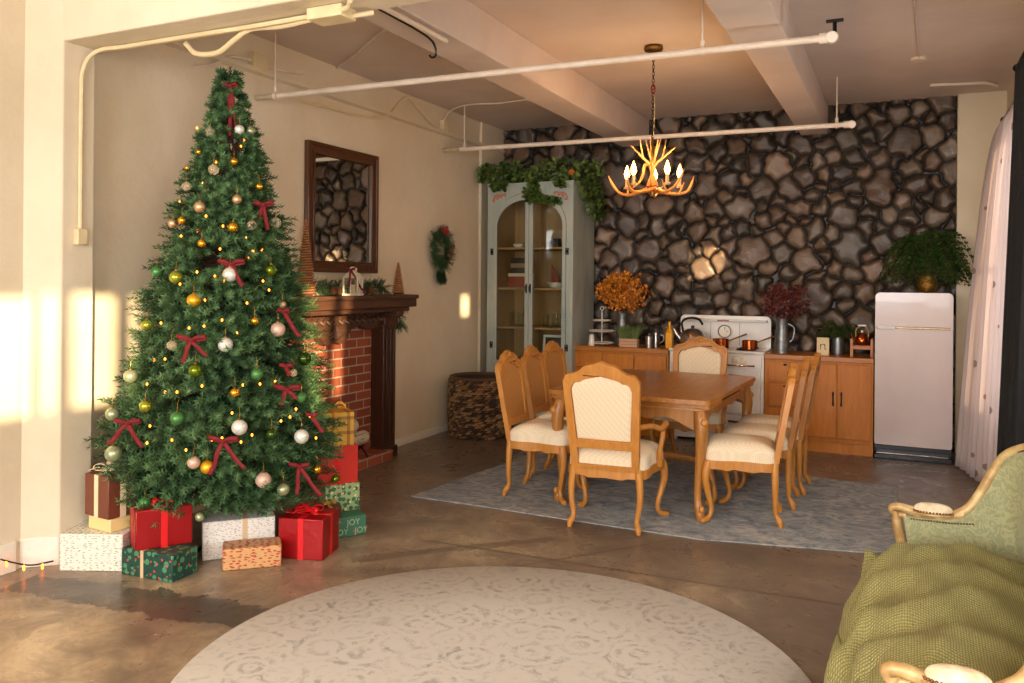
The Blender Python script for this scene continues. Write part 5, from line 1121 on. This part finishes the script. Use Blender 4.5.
# stove
def stove():
    r = empty('stove', (-2.055, 7.99, 0), label='vintage white enamel stove with a round clock in its backsplash', cat='stove'); W = .905; Dp = .56
    m = MB(); m.box(0, W, 0.012, Dp, .10, .875); m.build('body', 'enamel', r, bevel=.012, seg=3)
    m = MB(); m.box(-.006, W+.006, -.012, Dp, .872, .90); m.build('cooktop', 'enamel', r, bevel=.010, seg=3)
    m = MB(); m.prism([(0, .90), (W, .90), (W, 1.13)]+[(W-.05+.05*cos(a), 1.165+.05*sin(a)) for a in [i*pi/12 for i in range(7)]]+[(.05+.05*cos(a), 1.165+.05*sin(a)) for a in [pi/2+i*pi/12 for i in range(7)]]+[(0, 1.13)], Dp-.10, Dp-.02, 1)
    m.build('backsplash', 'enamel', r, bevel=.012, seg=3)
    m = MB(); m.box(.03, W-.03, Dp-.19, Dp-.09, 1.155, 1.18); m.build('backsplash_shelf', 'enamel', r, bevel=.010, seg=3)
    for x in (.31, .60): MB().box(x, x+.003, Dp-.103, Dp-.098, .92, 1.14).build('panel_seam', 'dark_line', r)
    m = MB(); m.lathe([(.075, 0), (.078, .012), (.066, .02), (.064, .010), (0, .010)], 32, M=RX(pi/2)); ck = m.build('clock', 'enamel', r, (.455, Dp-.10, 1.055))
    m = MB(); m.lathe([(0, .0125), (.058, .0125), (.058, .010)], 28, M=RX(pi/2)); m.build('clock_face', 'ceramic', ck); m = MB(); m.box(-.002, .002, -.0155, -.0130, 0, .045); m.box(0, .03, -.0155, -.0130, -.002, .002); m.tube([(.062*cos(t), -.015, .062*sin(t)) for t in [i*2*pi/28 for i in range(28)]], .004, 6, closed=True); m.build('clock_hands', 'black_metal', ck)
    m = MB(); m.lathe([(.012, .0), (.014, .010), (0, .012)], 20, M=RX(pi/2)); m.build('timer_knob', 'ceramic', r, (.455, Dp-.112, 1.055))
    m = MB(); m.box(.395, .51, Dp-.193, Dp-.189, 1.161, 1.173); m.build('badge', 'berry', r)
    # burners
    for x, y in ((.19, .15), (.19, .36), (.715, .15), (.715, .36)):
        m = MB(); m.tube([(x+.085*cos(t), y+.085*sin(t), .905) for t in [i*2*pi/20 for i in range(20)]], .006, 6, closed=True)
        for k in range(4): a = k*pi/2+.78; m.tube([(x+.02*cos(a), y+.02*sin(a), .912), (x+.10*cos(a), y+.10*sin(a), .908)], .006, 6)
        m.lathe([(.035, .90), (.03, .91), (0, .912)], 16, (x, y, 0)); m.build('burner', 'black_metal', r)
    m = MB(); m.box(.02, W-.02, -.010, .012, .74, .862); m.build('control_panel', 'enamel', r, bevel=.006)
    for x in (.12, .20, .64, .72):
        k = MB(); k.lathe([(.030, 0), (.030, .008), (.022, .012), (.018, .03), (0, .032)], 20, M=RX(pi/2)); k.box(-.004, .004, -.042, -.02, -.018, .018); k.build('knob', 'ceramic' if x < 9 else 'steel', r, (x, -.010, .812))
    def door(x0, x1, z0, z1, name='oven_door'):
        d = MB().box(x0, x1, -.014, .010, z0, z1).build(name, 'enamel', r, bevel=.010, seg=3)
        m = MB(); hx = (x0+x1)/2-.02; zz = z1-.055; m.tube([(hx-.06, -.016, zz), (hx-.05, -.036, zz), (hx+.07, -.036, zz-.004), (hx+.085, -.016, zz-.004)], [.008, .011, .008, .006], 8, 3); m.build('handle', 'grey_chrome', d)
    door(.025, .44, .30, .722); door(.465, .88, .30, .722); door(.025, .44, .115, .285, 'drawer'); door(.465, .88, .115, .285, 'drawer')
    m = MB(); m.tube([(.56, -.014, .765), (.58, -.04, .765), (.80, -.04, .765), (.82, -.014, .765)], .008, 8, 3); m.tube([(.06, -.014, .765), (.08, -.04, .765), (.30, -.04, .765), (.32, -.014, .765)], .008, 8, 3); m.build('towel_rail', 'grey_chrome', r)
    for x in (.06, W-.06):
        for y in (.06, Dp-.06):
            m = MB(); m.lathe([(.02, 0), (.022, .02), (.032, .10)], 10, (x, y, 0)); m.build('leg', 'enamel', r)
    MB().box(.01, W-.01, .03, .05, .03, .115).build('kick_panel', 'enamel', r, bevel=.004)
stove()
ZS = .913
def at(u, v, y): p = hit(u, v, 1, y); return p
# kettle
p = at(693, 345, 8.16); e_ = empty('kettle', (p.x, 8.14, ZS), .3, 'polished steel kettle with a black handle at the left of the stove top', 'kettle'); e_.scale = (1.15, 1.15, 1.2)
m = MB(); m.lathe([(0, 0), (.105, 0), (.112, .02), (.108, .08), (.08, .125), (.045, .145), (0, .150)], 28); m.build('body', 'steel', e_)
m = MB(); m.tube([(-.08, 0, .12), (-.09, 0, .20), (-.03, 0, .235), (.05, 0, .225), (.085, 0, .18)], .010, 8, 5); m.build('handle', 'black_plastic', e_)
m = MB(); m.lathe([(0, .15), (.014, .152), (.016, .17), (0, .175)], 12); m.build('lid_knob', 'black_plastic', e_)
m = MB(); m.tube([(-.10, 0, .06), (-.135, 0, .10), (-.16, 0, .145)], [.022, .016, .010], 10, 4); m.build('spout', 'steel', e_)
def saucepan(x, y, R, H, ang, label, lift=.30):
    e_ = empty('copper_saucepan', (x, y, ZS), ang, label, 'saucepan', 'copper pans on the stove')
    m = MB(); m.lathe([(0, 0), (R, 0), (R, H), (R+.004, H+.002), (R-.003, H), (R-.003, .004), (0, .004)], 28); m.build('pan_body', 'copper', e_)
    m = MB(); m.tube([(R, 0, H*.8), (R+.03, 0, H*.95), (R+.17, 0, H+.17*lift)], [.007, .006, .009], 6); m.build('handle', 'brass', e_)
saucepan(-1.855, 8.02+.05, .05, .12, 2.6, 'tall copper pot beside the kettle, behind the far armchair', .2)
p = at(721, 341, 8.15); saucepan(p.x, 8.14, .078, .085, .35, 'copper saucepan in the middle of the stove below the clock')
p = at(750, 341, 8.15); saucepan(p.x, 8.13, .072, .080, .35, 'copper saucepan at the right of the stove top')
# left worktop items
def WT(u, y): p = hit(u, 335, 1, y); return p.x
x = WT(600, 8.14); e_ = empty('tiered_stand', (x, 8.20, ZT), .2, 'white three-tier wire stand at the left end of the worktop', 'cake stand')
m = MB(); m.tube([(0, 0, 0), (0, 0, .37)], .006, 8); m.tube([Vector((.018*cos(t), 0, .385+.018*sin(t))) for t in [i*pi/6 for i in range(12)]], .003, 6, closed=True); m.build('post', 'ceramic', e_)
for z, R in ((.015, .12), (.14, .13), (.25, .09)): m = MB(); m.lathe([(0, z), (R, z+.002), (R+.012, z+.014), (R+.006, z+.016), (R-.004, z+.007), (0, z+.006)], 28); m.build('tray', 'ceramic', e_)
m = MB(); m.lathe([(0, 0), (.030, 0), (.032, .03), (.026, .09), (.022, .115), (0, .12)], 18); thing('salt_shaker', m, 'ceramic', (WT(592, 8.08), 8.07, ZT), 'white shaker standing in front of the tiered stand', 'shaker')
def metal_vase(name, x, y, H, R, label, mat='galvanised'):
    e_ = empty(name, (x, y, ZT), label=label, cat='vase'); m = MB(); m.lathe([(0, 0), (R, 0), (R*1.0, H*.05), (R*1.02, H*.3), (R*.8, H*.72), (R*.78, H*.8), (R*.98, H), (R*.93, H), (R*.74, H*.8), (R*.9, .01), (0, .01)], 28); m.build('vase_body', mat, e_)
    for z in (.08, .34, .72):
        m = MB(); m.tube([Vector((R*(1.02 if z < .5 else .82)*cos(t), R*(1.02 if z < .5 else .82)*sin(t), H*z)) for t in [i*2*pi/24 for i in range(24)]], .003, 5, closed=True); m.build('ring', mat, e_)
    return e_
def dried(name, x, y, z, sx, sz, n, cols, label, seed, L=.03, h0=.0):
    rng = random.Random(seed); e_ = empty(name, (x, y, z), label=label, cat='dried flowers'); items = []; st = MB()
    for i in range(n):
        a = rng.uniform(0, 2*pi); q = rng.random()**.5; tx = cos(a)*q*sx; tz = sz*(.55+.5*sin(a)*q); ty = rng.uniform(-.5, .25)*sx
        P = [Vector((0, 0, -.12)), Vector((tx*.25, ty*.25, tz*.3)), Vector((tx, ty, tz+h0))]
        if i % 4 == 0: st.tube(P, .0016, 4)
        for _ in range(9):
            d = Vector((rng.uniform(-1, 1), rng.uniform(-1, .5), rng.uniform(-1, 1))); items.append((P[2]+d*.03, d, Vector((rng.uniform(-1, 1), -1, rng.uniform(-1, 1))), L*rng.uniform(.6, 1.2)))
    leaf_mesh(items, rng, cols, .45).build('blossoms', 'leaf', e_, smooth=False); st.build('stems', 'bark', e_)
x = WT(622, 8.28); metal_vase('metal_vase', x, 8.28, .34, .065, 'tall galvanised metal vase on the left worktop, holding orange foliage')
dried('orange_foliage', x+.03, 8.26, ZT+.36, .24, .36, 150, (lin((150, 70, 8)), lin((232, 150, 30))), 'bunch of bright orange dried foliage in the left metal vase', 31)
x = WT(629, 8.09); e_ = empty('grass_planter', (x, 8.10, ZT), label='small pink wooden crate planted with grass on the left worktop', cat='planter')
m = MB(); m.box(-.095, .095, -.04, .04, 0, .085); m.build('crate', 'crate_wood', e_, bevel=.003); m = MB()
for z in (.028, .056): m.box(-.0955, .0955, -.0405, .0405, z-.001, z+.001)
m.build('slat_line', 'dark_line', e_)
rng = random.Random(8); m = MB(); m.cc = (1, 1, 1)
for i in range(420):
    x0, y0 = rng.uniform(-.085, .085), rng.uniform(-.032, .032); h = rng.uniform(.08, .17); dx, dy = rng.uniform(-.07, .07)+x0*.5, rng.uniform(-.05, .03); k = rng.random(); m.cc = tuple(lin((46, 66, 24))[i_]*(1-k)+lin((124, 140, 58))[i_]*k for i_ in range(3))
    m.add([Vector((x0-.002, y0, .08)), Vector((x0+.002, y0, .08)), Vector((x0+dx*.4+.0015, y0+dy*.4, .08+h*.6)), Vector((x0+dx, y0+dy, .08+h)), Vector((x0+dx*.4-.0015, y0+dy*.4, .08+h*.6))], [(0, 1, 2, 3, 4)])
m.build('grass', 'leaf', e_, smooth=False)
for u, y, R, H, lb in ((649, 8.10, .036, .115, 'short steel canister with a lid on the left worktop'), (656, 8.22, .036, .15, 'tall steel coffee pot behind the short canister')):
    e_ = empty('steel_canister', (WT(u, y), y, ZT), label=lb, cat='canister'); m = MB(); m.lathe([(0, 0), (R, 0), (R, H*.96), (R*1.04, H*.96), (R*1.04, H), (R*.3, H+.012), (0, H+.012)], 20); m.build('can_body', 'steel', e_)
    MB().ball((0, 0, H+.02), .010, 6).build('lid_knob', 'steel', e_)
    if H > .13: m = MB(); m.tube([(R, 0, H*.85), (R+.04, 0, H*.8), (R+.045, 0, H*.5), (R, 0, H*.25)], .006, 6, 4); m.build('handle', 'steel', e_); m = MB(); m.tube([(-R, 0, H*.6), (-R-.03, 0, H*.8), (-R-.04, 0, H*.95)], [.012, .008, .006], 8, 3); m.build('spout', 'steel', e_)
x = WT(669.5, 8.12); e_ = empty('oil_bottle', (x, 8.12, ZT), label='yellow glass oil bottle next to the stove', cat='bottle'); m = MB(); m.box(-.036, .036, -.036, .036, 0, .17); m.build('bottle_body', 'bottle_yellow', e_, bevel=.012, seg=3)
m = MB(); m.lathe([(.034, .165), (.028, .19), (.014, .21), (.0125, .25), (.015, .252), (.015, .27), (0, .272)], 16); m.build('neck', 'bottle_yellow', e_)
m = MB(); m.tube([(0, 0, .0), (0.0, 0, .02), (-.05, 0, .06), (-.13, 0, .14)], [.03, .012, .006, .004], 8, 4); thing('ladle', m, 'black_metal', (WT(682, 8.2), 8.22, ZT), 'dark metal ladle leaning between the yellow bottle and the kettle', 'ladle')
# right worktop items
x = hit(782, 335, 1, 8.22).x; metal_vase('metal_pitcher', x, 8.22, .33, .068, 'galvanised pitcher right of the stove, holding dark red dried flowers')
o_ = bpy.data.objects['metal_pitcher']; m = MB(); m.tube([(.055, 0, .28), (.11, 0, .24), (.10, 0, .14), (.065, 0, .10)], .006, 6, 4); m.build('handle', 'galvanised', o_)
dried('burgundy_flowers', x+.02, 8.24, ZT+.33, .23, .30, 110, (lin((50, 20, 16)), lin((122, 50, 42))), 'bunch of burgundy dried flowers in the pitcher by the stove', 32, .026)
x = hit(823, 345, 1, 8.12).x; e_ = empty('name_card', (x, 8.12, ZT), label='small cream sign with a dark letter on the right worktop', cat='sign'); m = MB(); m.box(-.054, .054, -.008, .008, 0, .165); m.build('board', 'pale_sign', e_, bevel=.003)
m = MB(); m.box(-.024, -.018, -.0095, -.008, .055, .105); m.box(.014, .020, -.0095, -.008, .055, .105); m.tube([(-.021, -.009, .088), (-.005, -.009, .103), (.012, -.009, .100), (.017, -.009, .085)], .003, 6, 4); m.box(.018, .030, -.0095, -.008, .053, .059); m.build('letter', 'dark_line', e_)
def frondy(name, loc, label, n, L, seed, pot, droop=.6, cols=(lin((24, 54, 16)), lin((82, 122, 46))), lw=.05, up=.7, sweep=(0, 2*pi)):
    rng = random.Random(seed); e_ = empty(name, loc, label=label, cat='potted plant'); pot(e_); items = []; st = MB()
    for i in range(n):
        a = rng.uniform(*sweep); l = L*rng.uniform(.6, 1.05); u_ = rng.uniform(.25, 1)*up; c, s = cos(a), sin(a)
        s *= .7 if s > 0 else 1; P = catmull([(0, 0, .0), (c*l*.3, s*l*.3, l*u_*.6), (c*l*.68, s*l*.68, l*u_*.65-droop*l*.08), (c*l, s*l, l*u_*.35-droop*l*.35)], 5); st.tube(P, .002, 4)
        N_ = len(P)
        for k in range(2, N_*2):
            t = k/(N_*2); q = P[min(N_-1, int(t*N_))]; ax = (P[min(N_-1, int(t*N_)+1)]-P[max(0, int(t*N_)-1)]).normalized(); sd_ = ax.cross(Vector((0, 0, 1))).normalized()
            for sg in (-1, 1): items.append((q, sd_*sg+ax*.6+Vector((0, 0, -.15)), Vector((0, 0, 1)), lw*(1.1-t*.7)*rng.uniform(.8, 1.1)))
    leaf_mesh(items, rng, cols, .24).build('fronds', 'leaf', e_, smooth=False); st.build('stems', 'bark', e_); return e_
def pot_glass(e_): m = MB(); m.lathe([(0, -.16), (.055, -.16), (.06, -.1), (.052, .0), (.048, .0), (.054, -.1), (.05, -.155), (0, -.155)], 20); m.build('jar', 'galvanised', e_)
x = hit(838, 330, 1, 8.3).x; frondy('fern', (x, 8.30, ZT+.162), 'bushy dark green fern behind the cream sign on the right worktop', 60, .26, 41, pot_glass, .5, lw=.04, up=1.0)
x = hit(862, 335, 1, 8.15).x; e_ = empty('wooden_rack', (x, 8.16, ZT), label='small wooden stool-like rack at the right end of the worktop', cat='rack'); m = MB()
for sx in (-1, 1):
    for sy in (-1, 1): MB().box(sx*.085-.012, sx*.085+.012, sy*.05-.012, sy*.05+.012, 0, .165).build('leg', 'rack_wood', e_, bevel=.002)
m = MB()
for s in (-1, 1): m.box(-.085, .085, s*.05-.008, s*.05+.008, .07, .10); m.box(s*.085-.008, s*.085+.008, -.05, .05, .07, .10)
m.box(-.08, .08, -.045, .045, .095, .105); m.build('rail', 'rack_wood', e_, bevel=.002)
e_ = empty('copper_kettle', (x, 8.16, ZT+.106), label='little copper kettle standing in the wooden rack', cat='kettle'); m = MB(); m.lathe([(0, 0), (.05, 0), (.062, .03), (.055, .07), (.03, .10), (.012, .112), (0, .115)], 22); m.build('kettle_body', 'copper', e_)
MB().ball((0, 0, .125), .012, 8).build('lid_knob', 'ceramic', e_); m = MB(); m.tube([(-.05, 0, .06), (-.05, 0, .14), (.0, 0, .18), (.05, 0, .14), (.05, 0, .06)], .004, 6, 5); m.build('handle', 'brass', e_); m = MB(); m.box(-.035, .035, -.006, .006, .172, .186); m.build('handle_grip', 'ceramic', e_, bevel=.003)
m = MB(); m.tube([(-.05, 0, .04), (-.085, 0, .07), (-.095, 0, .10)], [.012, .008, .006], 8, 3); m.build('spout', 'copper', e_)
# refrigerator
def fridge():
    r = empty('refrigerator', (-.195, 8.0, 0), label='old rounded pinkish-white refrigerator beside the orange cabinets', cat='refrigerator'); W = .615; H = 1.475; Dp = .56
    def rr(x0, x1, z0, z1, c, cb=.01, n=6):
        return [(x0+cb, z0), (x1-cb, z0), (x1, z0+cb)]+[(x1-c+c*cos(a), z1-c+c*sin(a)) for a in [i*pi/2/n for i in range(n+1)]]+[(x0+c+c*cos(a), z1-c+c*sin(a)) for a in [pi/2+i*pi/2/n for i in range(n+1)]]+[(x0, z0+cb)]
    m = MB(); m.prism(rr(.006, W-.004, .05, H-.006, .035), .06, Dp, 1); m.build('cabinet_shell', 'enamel_pink', r, bevel=.01, seg=2)
    MB().prism(rr(.012, W-.012, .06, H-.012, .03), .045, .062, 1).build('door_gasket', 'black_plastic', r)
    m = MB(); m.prism(rr(0, W, .125, H, .04, .015), -.005, .05, 1); d = m.build('door', 'enamel_pink', r, bevel=.016, seg=4)
    zz = 1.165; m = MB(); m.box(.018, .165, -.026, -.006, zz-.014, zz+.014); m.build('handle', 'steel', d, bevel=.004); m = MB(); m.box(.022, .160, -.028, -.025, zz-.008, zz+.008); m.build('handle_inset', 'enamel_pink', d)
    m = MB(); m.box(.165, W-.022, -.018, -.006, zz-.009, zz+.011); m.build('trim_strip', 'brass', d, bevel=.003); m = MB(); m.box(.17, W-.028, -.0195, -.017, zz-.001, zz+.003); m.build('trim_line', 'grey_chrome', d)
    m = MB(); m.box(0, W, .0, Dp, .0, .045); m.box(.01, W-.01, .035, .06, .04, .12); m.build('base', 'black_plastic', r, bevel=.006)
    m = MB(); m.box(.02, W-.02, .0, .03, .045, .058); m.build('grille_bar', 'grey_chrome', r, bevel=.003); MB().box(.0, W, .010, .035, .085, .122).build('base_trim', 'black_plastic', r, bevel=.004)
fridge()
def pot_gold(e_):
    m = MB(); m.lathe([(0, -.15), (.062, -.15), (.085, -.10), (.082, -.06), (.07, -.02), (.078, .0), (.07, .0), (.062, -.02), (.07, -.06), (0, -.14)], 24, fn=lambda a, z: 1+.03*sin(16*a)); m.build('brass_pot', 'gilt', e_)
x = hit(927, 280, 1, 8.25).x; frondy('potted_fern', (x, 8.25, 1.482+.15), 'large drooping fern in a gold pot on top of the refrigerator', 110, .40, 44, pot_gold, 1.1, lw=.085, up=1.6)
# ================================================================== CURTAINS
def curtain(name, label, mat, y0, y1, xt, xb, z0, z1, folds, amp, yb0=None, yb1=None, pw=1.1, xn=None):
    yb0 = y0 if yb0 is None else yb0; yb1 = y1 if yb1 is None else yb1
    def fn(u, v):
        z = z0+(z1-z0)*v; q = (1-v); s = q**pw; a = y0+(yb0-y0)*s; b = y1+(yb1-y1)*s; y = a+(b-a)*u; x = xt+((xb if xn is None else xn+(xb-xn)*min(1, u*1.15))-xt)*s
        wv = sin(u*folds*2*pi+sin(v*3)*.5)*amp*(.7+.5*q)+.3*amp*sin(u*folds*4.7*pi+2+v*2); return (x+wv, y+.4*amp*sin(v*9+u*5), z)
    m = MB(); m.grid(fn, int(folds*14), 30); return tag(m.build(name, mat, solid=.004, angle=180), label, 'curtain')
r = empty('curtain_rod', (.785, 7.2, 2.95), label='black curtain rod with a ball finial at the far end of the window wall', cat='curtain rod')
MB().tube([(0, -.5, 0), (0, .82, 0)], .012, 10).build('rod', 'black_metal', r); MB().ball((0, .85, 0), .026, 10).build('finial', 'black_metal', r)
for y in (.72, -.3): MB().tube([(0, y, 0), (.075, y, 0)], .008, 8).build('bracket', 'black_metal', r)
curtain('dark_curtain', 'dark curtain edge showing along the far side of the sheer curtain', 'dark_drape', 7.96, 8.04, .80, .475, .03, 2.93, 2, .008, 8.08, 8.2, pw=.5)
curtain('sheer_curtain', 'pale sheer curtain with an embroidered leaf pattern, sweeping down to the floor', 'sheer', 6.76, 7.94, .785, .465, .02, 2.93, 10, .020, 6.70, 8.04, pw=.5, xn=.70)
curtain('dark_curtain', 'dark curtain hanging nearest the sofa at the right edge', 'dark_drape', 4.75, 5.46, .60, .53, .03, 2.78, 6, .020, 4.7, 5.55)
# ================================================================== SOFA
r = empty('curtain_rod', (.60, 5.1, 2.80), label='black curtain rod with a small finial above the dark curtain at the right edge', cat='curtain rod')
MB().tube([(0, -.5, 0), (0, .38, 0)], .011, 10).build('rod', 'black_metal', r); MB().ball((0, .40, 0), .022, 10).build('finial', 'black_metal', r)
for y in (-.45, .30): MB().tube([(0, y, 0), (.26, y, 0)], .008, 8).build('bracket', 'black_metal', r)
def sofa():
    r = empty('settee', (.3, 2.95, 0), label='carved gilt settee in green brocade at the right of the round rug', cat='sofa'); o = Vector((.3, 2.95, 0))
    ya, yb = 2.165, 3.74        # near and far arm lines
    # seat base and cushion
    m = MB(); m.box(-.02-.3, .62-.3, ya-.02-2.95, yb+.02-2.95, .20, .36); m.build('seat_base', 'brocade', r, bevel=.02)
    m = MB(); m.pad([(-.02-.3, ya+.05-2.95), (.55-.3, ya+.05-2.95), (.55-.3, yb-.05-2.95), (-.02-.3, yb-.05-2.95)], .08, .38, .03); m.build('seat_cushion', 'brocade', r, bevel=0)
    m = MB(); m.tube([Vector(p)-o for p in ((.0, ya-.04, .22), (-.045, ya+.2, .23), (-.06, 2.92, .19), (-.045, yb-.2, .23), (.0, yb+.04, .22))], .028, 8, 6); m.build('front_rail', 'gilt_frame', r)
    for y, s in ((ya, -1), (yb, 1)):
        m = MB(); cab_leg(m, .0-.3, y-2.95, .24, -1, s*.3, 1.3, .026, .034); m.build('leg', 'gilt_frame', r)
        m = MB(); cab_leg(m, .58-.3, y-2.95, .24, 1, 0, 1.0, .024, .03); m.build('leg', 'gilt_frame', r)
        # arm: squared scrolled front, post, rail running back to the wing
        top = [(.03, y, .60), (-.012, y, .605), (-.02, y, .625), (.01, y, .632), (.07, y, .618), (.13, y, .612), (.19, y, .616), (.24, y, .632)]
        m = MB(); m.tube([Vector(p)-o for p in top], [.012, .014, .017, .018, .019, .020, .020, .022], 10, 5); ar = m.build('arm_rail', 'gilt_frame', r)
        m = MB(); m.tube([Vector(p)-o for p in ((-.008, y, .615), (.0, y, .55), (.016, y, .47), (.01, y, .38), (-.01, y, .26))], [.017, .020, .019, .022, .028], 10, 5); m.build('arm_post', 'gilt_frame', ar)
        m = MB(); m.prism([(.02-.3, .36), (.50-.3, .36), (.42-.3, .66), (.24-.3, .625), (.13-.3, .605), (.02-.3, .60), (.04-.3, .47)], y-.018-2.95, y+.018-2.95, 1); m.build('arm_panel', 'brocade', ar, bevel=.01)
        m = MB(); pts = [(.13+.072*cos(t), y+.032*sin(t)) for t in [i*2*pi/28 for i in range(28)]]; m.pad([(a-.3, b-2.95) for a, b in pts], .030, .632, .014); m.build('arm_pad', 'pad_fabric', ar, angle=80)
        m = MB(); mold = [(.13+.080*cos(t)-.3, y+.036*sin(t)-2.95, .622) for t in [i*2*pi/28 for i in range(28)]]; m.tube(mold, .006, 6, closed=True); m.build('pad_moulding', 'gilt_frame', ar)
        m = MB()
        for i in range(40): t = i*2*pi/40; m.ball((.13+.078*cos(t)-.3, y+.037*sin(t)-2.95, .630), .0045, 5)
        m.build('nailhead', 'nail_brass', ar)
        m = MB(); n = 22
        for i in range(n): t = i/(n-1); m.ball((.05+.22*t-.3, y-.021-2.95, .594+.02*max(0, t-.6)), .004, 5)
        m.build('nail_trim', 'nail_brass', ar)
    half = [(.21, 0, .622), (.26, 0, .660), (.305, 0, .735), (.345, 0, .82), (.385, .015, .885), (.44, .06, .925), (.50, .17, .965), (.54, .36, 1.0), (.555, .60, 1.03)]
    full = [(x, ya+d, z) for x, d, z in half]+[(.56, (ya+yb)/2, 1.05)]+[(x, yb-d, z) for x, d, z in half[::-1]]
    P = [p-o for p in catmull(full, 5)]
    m = MB(); m.tube(P, .021, 10, flat=.9); m.build('crest_rail', 'gilt_frame', r)
    m = MB(); m.tube([p+Vector((-.016, 0, -.012)) for p in P], .0055, 6); m.build('crest_bead', 'nail_brass', r)
    m = MB(); NP = len(P)-1
    def fb(u, v):
        p = P[int(round(v*NP))]+o; bx = min(.49, p.x+.10); return Vector((bx+(p.x-bx)*u-.03*sin(pi*u), p.y+(.0), .38+(p.z-.012-.38)*u))-o
    m.grid(fb, 12, NP); m.build('back_upholstery', 'brocade', r, solid=.03, angle=80)
    m = MB()
    for k in (-1, 0, 1): m.tube([Vector((.56, 2.92+k*.05, 1.06))-o, Vector((.55, 2.92+k*.09, 1.09))-o, Vector((.56, 2.92+k*.13, 1.065))-o], [.018, .014, .006], 8, 4)
    m.build('crest_carving', 'gilt_frame', r)
sofa()
def throw():
    nu, nv = 150, 240; rng = np.random.RandomState(4); prof = [(.44, .53), (.36, .55), (.26, .58), (.15, .59), (.05, .575), (-.04, .53), (-.10, .45), (-.14, .35), (-.16, .24), (-.17, .12), (-.175, .02)]
    pr = catmull([(a, 0, b) for a, b in prof], 6)
    waves = [(rng.uniform(1.0, 4), rng.uniform(5, 17), rng.uniform(0, 6.28), rng.uniform(.002, .0055)) for _ in range(14)]
    def fn(u, v):
        k = u*(len(pr)-1); i = min(len(pr)-2, int(k)); p = pr[i].lerp(pr[i+1], k-i); y = 2.17+(3.60-2.17)*v
        h = sum(a*sin(f1*u*3+f2*v*3+ph+1.2*sin(f2*u*2)) for f1, f2, ph, a in waves); ed = min(v, 1-v); rd = 1-math.exp(-(ed/.07)**1.3)
        x = p.x; z = p.z
        if u < .72: z = .46+(z-.46)*rd+h*1.3 - .05*sin(v*pi)*.3
        else: z = z*(.9+.1*rd)+(0)
        bul = .05*sin(v*pi*1.0)-.03+.022*sin(v*17+u*4); x -= (bul+h*.6)*min(1, u*1.3)*rd; x += (1-rd)*.03
        fold = .015*(abs(sin(v*13+2.2*sin(u*2.6)+1.5*sin(v*7)))**.5-.65)*(.35+.65*min(1, max(0, u-.25)*2)); z += fold*.5*(u < .7); x -= fold*(u > .45)
        q = v-.5; y += q*-.03*(1-rd)
        return (x, y, max(.012, z))
    m = MB(); m.grid(fn, nu, nv); o = m.build('throw_blanket', 'chenille', solid=.018, angle=180)
    tag(o, 'puffy olive green chenille throw heaped over the settee seat', 'blanket')
throw()
# ================================================================== FLOOR STRING LIGHTS
r = empty('floor_string_lights', (-4.3, 2.62, .03), label='dark cable with a few warm bulbs lying along the base of the left pillar', cat='string lights')
P = [hit(-30, 548, 1, 2.70), hit(0, 556, 1, 2.73), hit(20, 561, 1, 2.765), hit(36, 563, 1, 2.83), hit(57, 559, 1, 2.93)]
P = [Vector(p)+Vector((.012, -.03, 0)) for p in P]; o = Vector(r.location); MB().tube([p-o for p in P], .0045, 6, 6).build('cable', 'black_plastic', r)
for k, q in enumerate(catmull(P, 2)):
    if k in (1, 3, 5, 7): m = MB(); m.ball((0, 0, -.022), .006, 8, (1, 1, 1.6)); m.tube([(0, 0, 0), (0, 0, -.014)], .005, 6); m.build('bulb', 'fairy_bulb', r, q-o)
